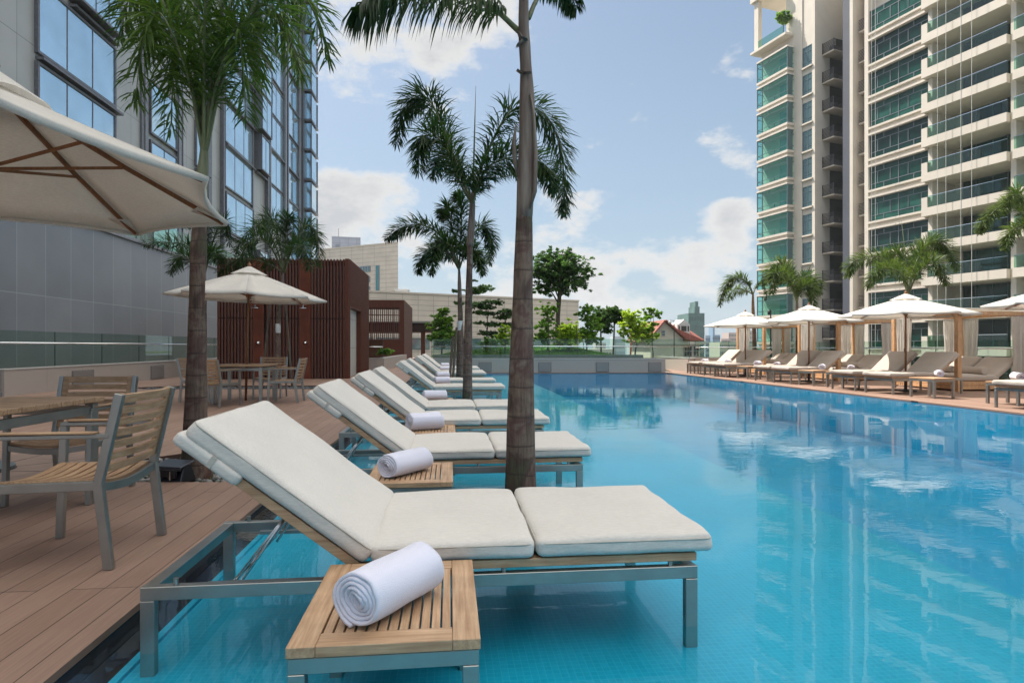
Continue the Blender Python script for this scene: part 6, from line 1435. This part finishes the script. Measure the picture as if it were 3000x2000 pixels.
FK = [([c8, (2990, 620, .2), (2940, 600, .3), (2885, 650, .3), (2868, 680, .3)], 9, dict(n=180)), ([c8, (3000, 600, -.2), (2970, 570, -.4), (2940, 620, -.5)], 8), ([c8, (3010, 660, -.5), (2960, 680, -.7), (2945, 730, -.8)], 8), ([c8, (3080, 600, .3), (3160, 560, .5)], 8), ([c8, (3040, 590, .3), (3060, 520, .5)], 8)]
pal_px('palm_tree', 'bright green palm cut by the right photo edge above the parasols', 3035, 14.5, 0.0, [(3035, 1150), (3034, 950), (3032, 800)], [18, 16, 14, 13], [(3032, 810), (3031, 750), (3030, 680)], [13, 12, 6], FK, 37, M['leaf_palm_sun'], leaf_l=.42, n=150, lw=.013, droop=.5)

# ---------------------------------------------------------------- garden trees
def leaf_clump(vs, fs, c, r, n, ls, rnd, flat=1.0):
    for _ in range(n):
        while True:
            d = Vector((rnd.uniform(-1, 1), rnd.uniform(-1, 1), rnd.uniform(-1, 1)))
            if d.length <= 1: break
        p = c + Vector((d.x * r, d.y * r, d.z * r * flat)); a = Vector((rnd.gauss(0, 1), rnd.gauss(0, 1), rnd.gauss(0, .6))).normalized(); b = a.cross(Vector((rnd.gauss(0, .5), rnd.gauss(0, .5), 1))).normalized(); s = ls * rnd.uniform(.6, 1.2); k = len(vs)
        vs += [p - a * s, p + b * s * .42, p + a * s, p - b * s * .42]; fs.append((k, k + 1, k + 2, k + 3))
def tree(label, px, Y, zg, htop, trunk_r, clumps, leafm, ls, n, seed, flat=.7, limbs=True, fork=None, group=None, cat='tree', name='tree'):
    """clumps: list of (photo column, photo row, radius in photo pixels, depth)"""
    rnd = random.Random(seed); s = Y / F; b = at(px, CY, Y); b.z = zg; t = thing(name, label, cat, b, 0, group)
    cc = [(at(c[0], c[1], Y + (c[3] if len(c) > 3 else rnd.uniform(-1, 1) * c[2] * s)) - b, c[2] * s) for c in clumps]
    top = max(c[0].z for c in cc); m = MB(); fz = (fork if fork is not None else .45) * top; jx = [Vector((rnd.uniform(-.06, .06) * top * .3, 0, 0)) for _ in range(4)]
    m.tube(bez([(0, 0, -.1), Vector((0, 0, fz * .5)) + jx[0], Vector((0, 0, fz)) + jx[1], Vector((0, 0, (fz + top) / 2)) + jx[2], (jx[3].x, 0, top * .96)], 16), [trunk_r * (1 - .75 * i / 16) for i in range(17)], 8)
    m.build('trunk', M['bark'], t, smooth=True)
    if limbs:
        m = MB()
        for c, r in cc:
            st_ = Vector((0, 0, min(max(fz * .8, c.z - c.to_2d().length * .6 - r * .5), top * .9))) + jx[1]; m.tube(bez([st_, (st_ + c) / 2 + Vector((0, 0, .08 * top)), c], 6), [trunk_r * .35, trunk_r * .28, trunk_r * .22, trunk_r * .18, trunk_r * .13, trunk_r * .1, trunk_r * .06], 5)
        m.build('limbs', M['bark'], t, smooth=True)
    vs = []; fs = []; tot = sum(r ** 2 for _, r in cc)
    for c, r in cc:
        k = int(n * 1.15 * r * r / tot); sub = max(4, k // 17)
        for _ in range(sub):
            q = Vector((rnd.gauss(0, .5), rnd.gauss(0, .5), rnd.gauss(0, .5))) * r * 1.35; q.z *= flat; leaf_clump(vs, fs, c + q, r * rnd.uniform(.15, .38), max(4, k // sub), ls, rnd, .55)
    me = bpy.data.meshes.new('crown'); me.from_pydata([tuple(v) for v in vs], [], fs); me.materials.append(leafm); o = bpy.data.objects.new('crown', me); col.objects.link(o); o.parent = t
    return t
TG = 'young trees in the garden beyond the pool'
tree('tall spreading tree with a rounded crown right of the central trunk', 1637, 34, .6, 0, .17, [(1640, 770, 34), (1605, 790, 34), (1680, 775, 34), (1700, 800, 28), (1650, 810, 36), (1620, 825, 30), (1590, 760, 26), (1690, 830, 24), (1715, 790, 16), (1660, 748, 24), (1612, 748, 22), (1600, 845, 24), (1655, 845, 22), (1580, 850, 20), (1575, 800, 24)], M['leaf_dark'], .13, 9000, 41, .6, fork=.62, group=TG)
tree('young green tree below the big crown, left of its trunk', 1603, 32.5, .62, 0, .05, [(1595, 910, 18), (1618, 905, 15), (1600, 950, 20), (1595, 985, 22), (1615, 975, 18), (1580, 990, 14)], M['leaf_mid'], .11, 2600, 42, group=TG)
tree('yellow green bush right of the big tree trunk', 1665, 32, .62, 0, .04, [(1660, 960, 20), (1680, 975, 18), (1665, 995, 24), (1690, 990, 14), (1650, 990, 16)], M['leaf_bright'], .11, 3000, 43, group=TG)
tree('light green young tree left of the two dark slender trees', 1722, 33, .3, 0, .05, [(1722, 905, 13), (1715, 925, 18), (1735, 940, 18), (1722, 965, 20), (1710, 985, 18), (1735, 990, 18), (1750, 965, 12)], M['leaf_mid'], .12, 3600, 44, group=TG)
tree('dark slender tree left of the pair behind the balustrade', 1763, 36, .0, 0, .07, [(1760, 920, 20), (1775, 935, 18), (1765, 950, 16), (1778, 965, 12)], M['leaf_dark'], .12, 3000, 45, fork=.7, group=TG)
tree('dark flat topped tree with two bare stems behind the balustrade', 1797, 36, .0, 0, .07, [(1795, 915, 20), (1815, 920, 18), (1785, 935, 16), (1810, 938, 14), (1800, 905, 12), (1835, 925, 12)], M['leaf_dark'], .12, 3400, 46, .4, fork=.7, group=TG)
tree('yellow green tree beside the orange crane arm', 1862, 34, .0, 0, .06, [(1850, 920, 16), (1862, 945, 20), (1880, 960, 22), (1840, 960, 18), (1825, 975, 14), (1895, 975, 18), (1860, 985, 20), (1845, 935, 16), (1825, 950, 12), (1900, 990, 14)], M['leaf_bright'], .12, 4600, 47, group=TG)
tree('thin open tree with leaf tufts just left of the gabled house', 1912, 33, .0, 0, .035, [(1903, 910, 10), (1893, 930, 12), (1924, 918, 10), (1918, 948, 8), (1925, 980, 9), (1905, 965, 9)], M['leaf_mid'], .12, 1300, 48, group=TG)
tree('bushy bright green tree left of the two palms in the water', 1296, 34, .2, 0, .06, [(1300, 915, 14), (1290, 935, 20), (1310, 940, 16), (1290, 960, 22), (1312, 975, 20), (1280, 985, 20), (1300, 995, 22), (1325, 985, 14)], M['leaf_mid'], .13, 5200, 49, group=TG)
tree('layered dark tree with flat tiers right of the second palm', 1425, 33, .6, 0, .05, [(1400, 892, 22), (1440, 884, 20), (1420, 900, 24), (1460, 888, 16), (1410, 915, 20), (1440, 918, 20), (1405, 945, 16), (1440, 950, 20), (1425, 975, 22), (1450, 985, 14)], M['leaf_dark'], .09, 4200, 50, .18, group=TG)
tree('layered dark tree with flat tiers just left of the central trunk', 1480, 33.6, .6, 0, .05, [(1485, 912, 20), (1470, 930, 18), (1495, 922, 16), (1475, 950, 18), (1490, 955, 14)], M['leaf_dark'], .09, 2600, 51, .18, group=TG)
tree('tall layered tree whose flat tiers show behind the second palm trunk', 1372, 35, .6, 0, .06, [(1340, 852, 14), (1410, 846, 22), (1390, 856, 18), (1425, 838, 12), (1386, 822, 9), (1345, 888, 14), (1375, 850, 14)], M['leaf_dark'], .09, 2600, 52, .18, fork=.6, group=TG)
tree('small yellow green tree left of the central trunk', 1478, 31.5, .6, 0, .03, [(1478, 965, 12), (1470, 985, 14), (1488, 985, 12), (1475, 1005, 12)], M['leaf_bright'], .10, 1500, 53, group=TG)
tree('dark green shrub low behind the glass below the flat tiered tree', 1435, 30, .64, 0, .03, [(1430, 1000, 14), (1450, 1005, 12), (1415, 1008, 10)], M['leaf_mid'], .09, 1100, 54, group=TG)
for i, (px, h) in enumerate(((1555, 0), (1692, 0), (1604, 0), (1709, 1))):
    pass
sg_ = 'thin support poles on the lawn'
for px, y1, lb in ((1606, 930, 'thin pole on the lawn left of the big tree'), (1690, 952, 'thin dark pole on the lawn right of the big tree'), (1709, 985, 'short thin pole right of the lawn mound')):
    m = MB(); m.tube([at(px + 3, 1038, 30.5), at(px - 2 if px > 1650 else px, y1, 30.5)], .022, 6); o = m.build('tree_pole', M['bark']); tag(o, lb, 'pole', sg_)
P_ = RTO + Matrix.Rotation(RTA, 3, 'Z') @ Vector((-.3, 20.6, 0))
tree('potted plant with broad leaves on the tower top terrace', 2296, P_.y, 38.9, 0, .07, [(2290, 48, 9, 0), (2302, 50, 8, 0), (2296, 62, 8, 0), (2284, 50, 6, 0)], M['leaf_mid'], .35, 700, 60, cat='plant', name='terrace_plant')
tree('hedge like shrub seen through the glass between the pavilions', 1132, 30, 0.1, 0, .03, [(1125, 1030, 10), (1140, 1028, 10), (1115, 1032, 8)], M['leaf_mid'], .08, 900, 61, cat='shrub', name='shrub')

# ---------------------------------------------------------------- thin tropical haze
m = MB(); m.box((-905, -205, -28), (905, 1005, 56)); hz = bpy.data.materials.new('haze'); hz.use_nodes = True; nt = hz.node_tree; nt.nodes.clear()
o_ = N(nt, 'ShaderNodeOutputMaterial'); pv = N(nt, 'ShaderNodeVolumePrincipled'); pv.inputs['Color'].default_value = (.86, .90, .95, 1); pv.inputs['Density'].default_value = 0.00035; lk(nt, pv.outputs[0], o_.inputs['Volume'])
tag(m.build('haze', hz), 'thin pale haze over the far town', 'haze', kind='stuff')
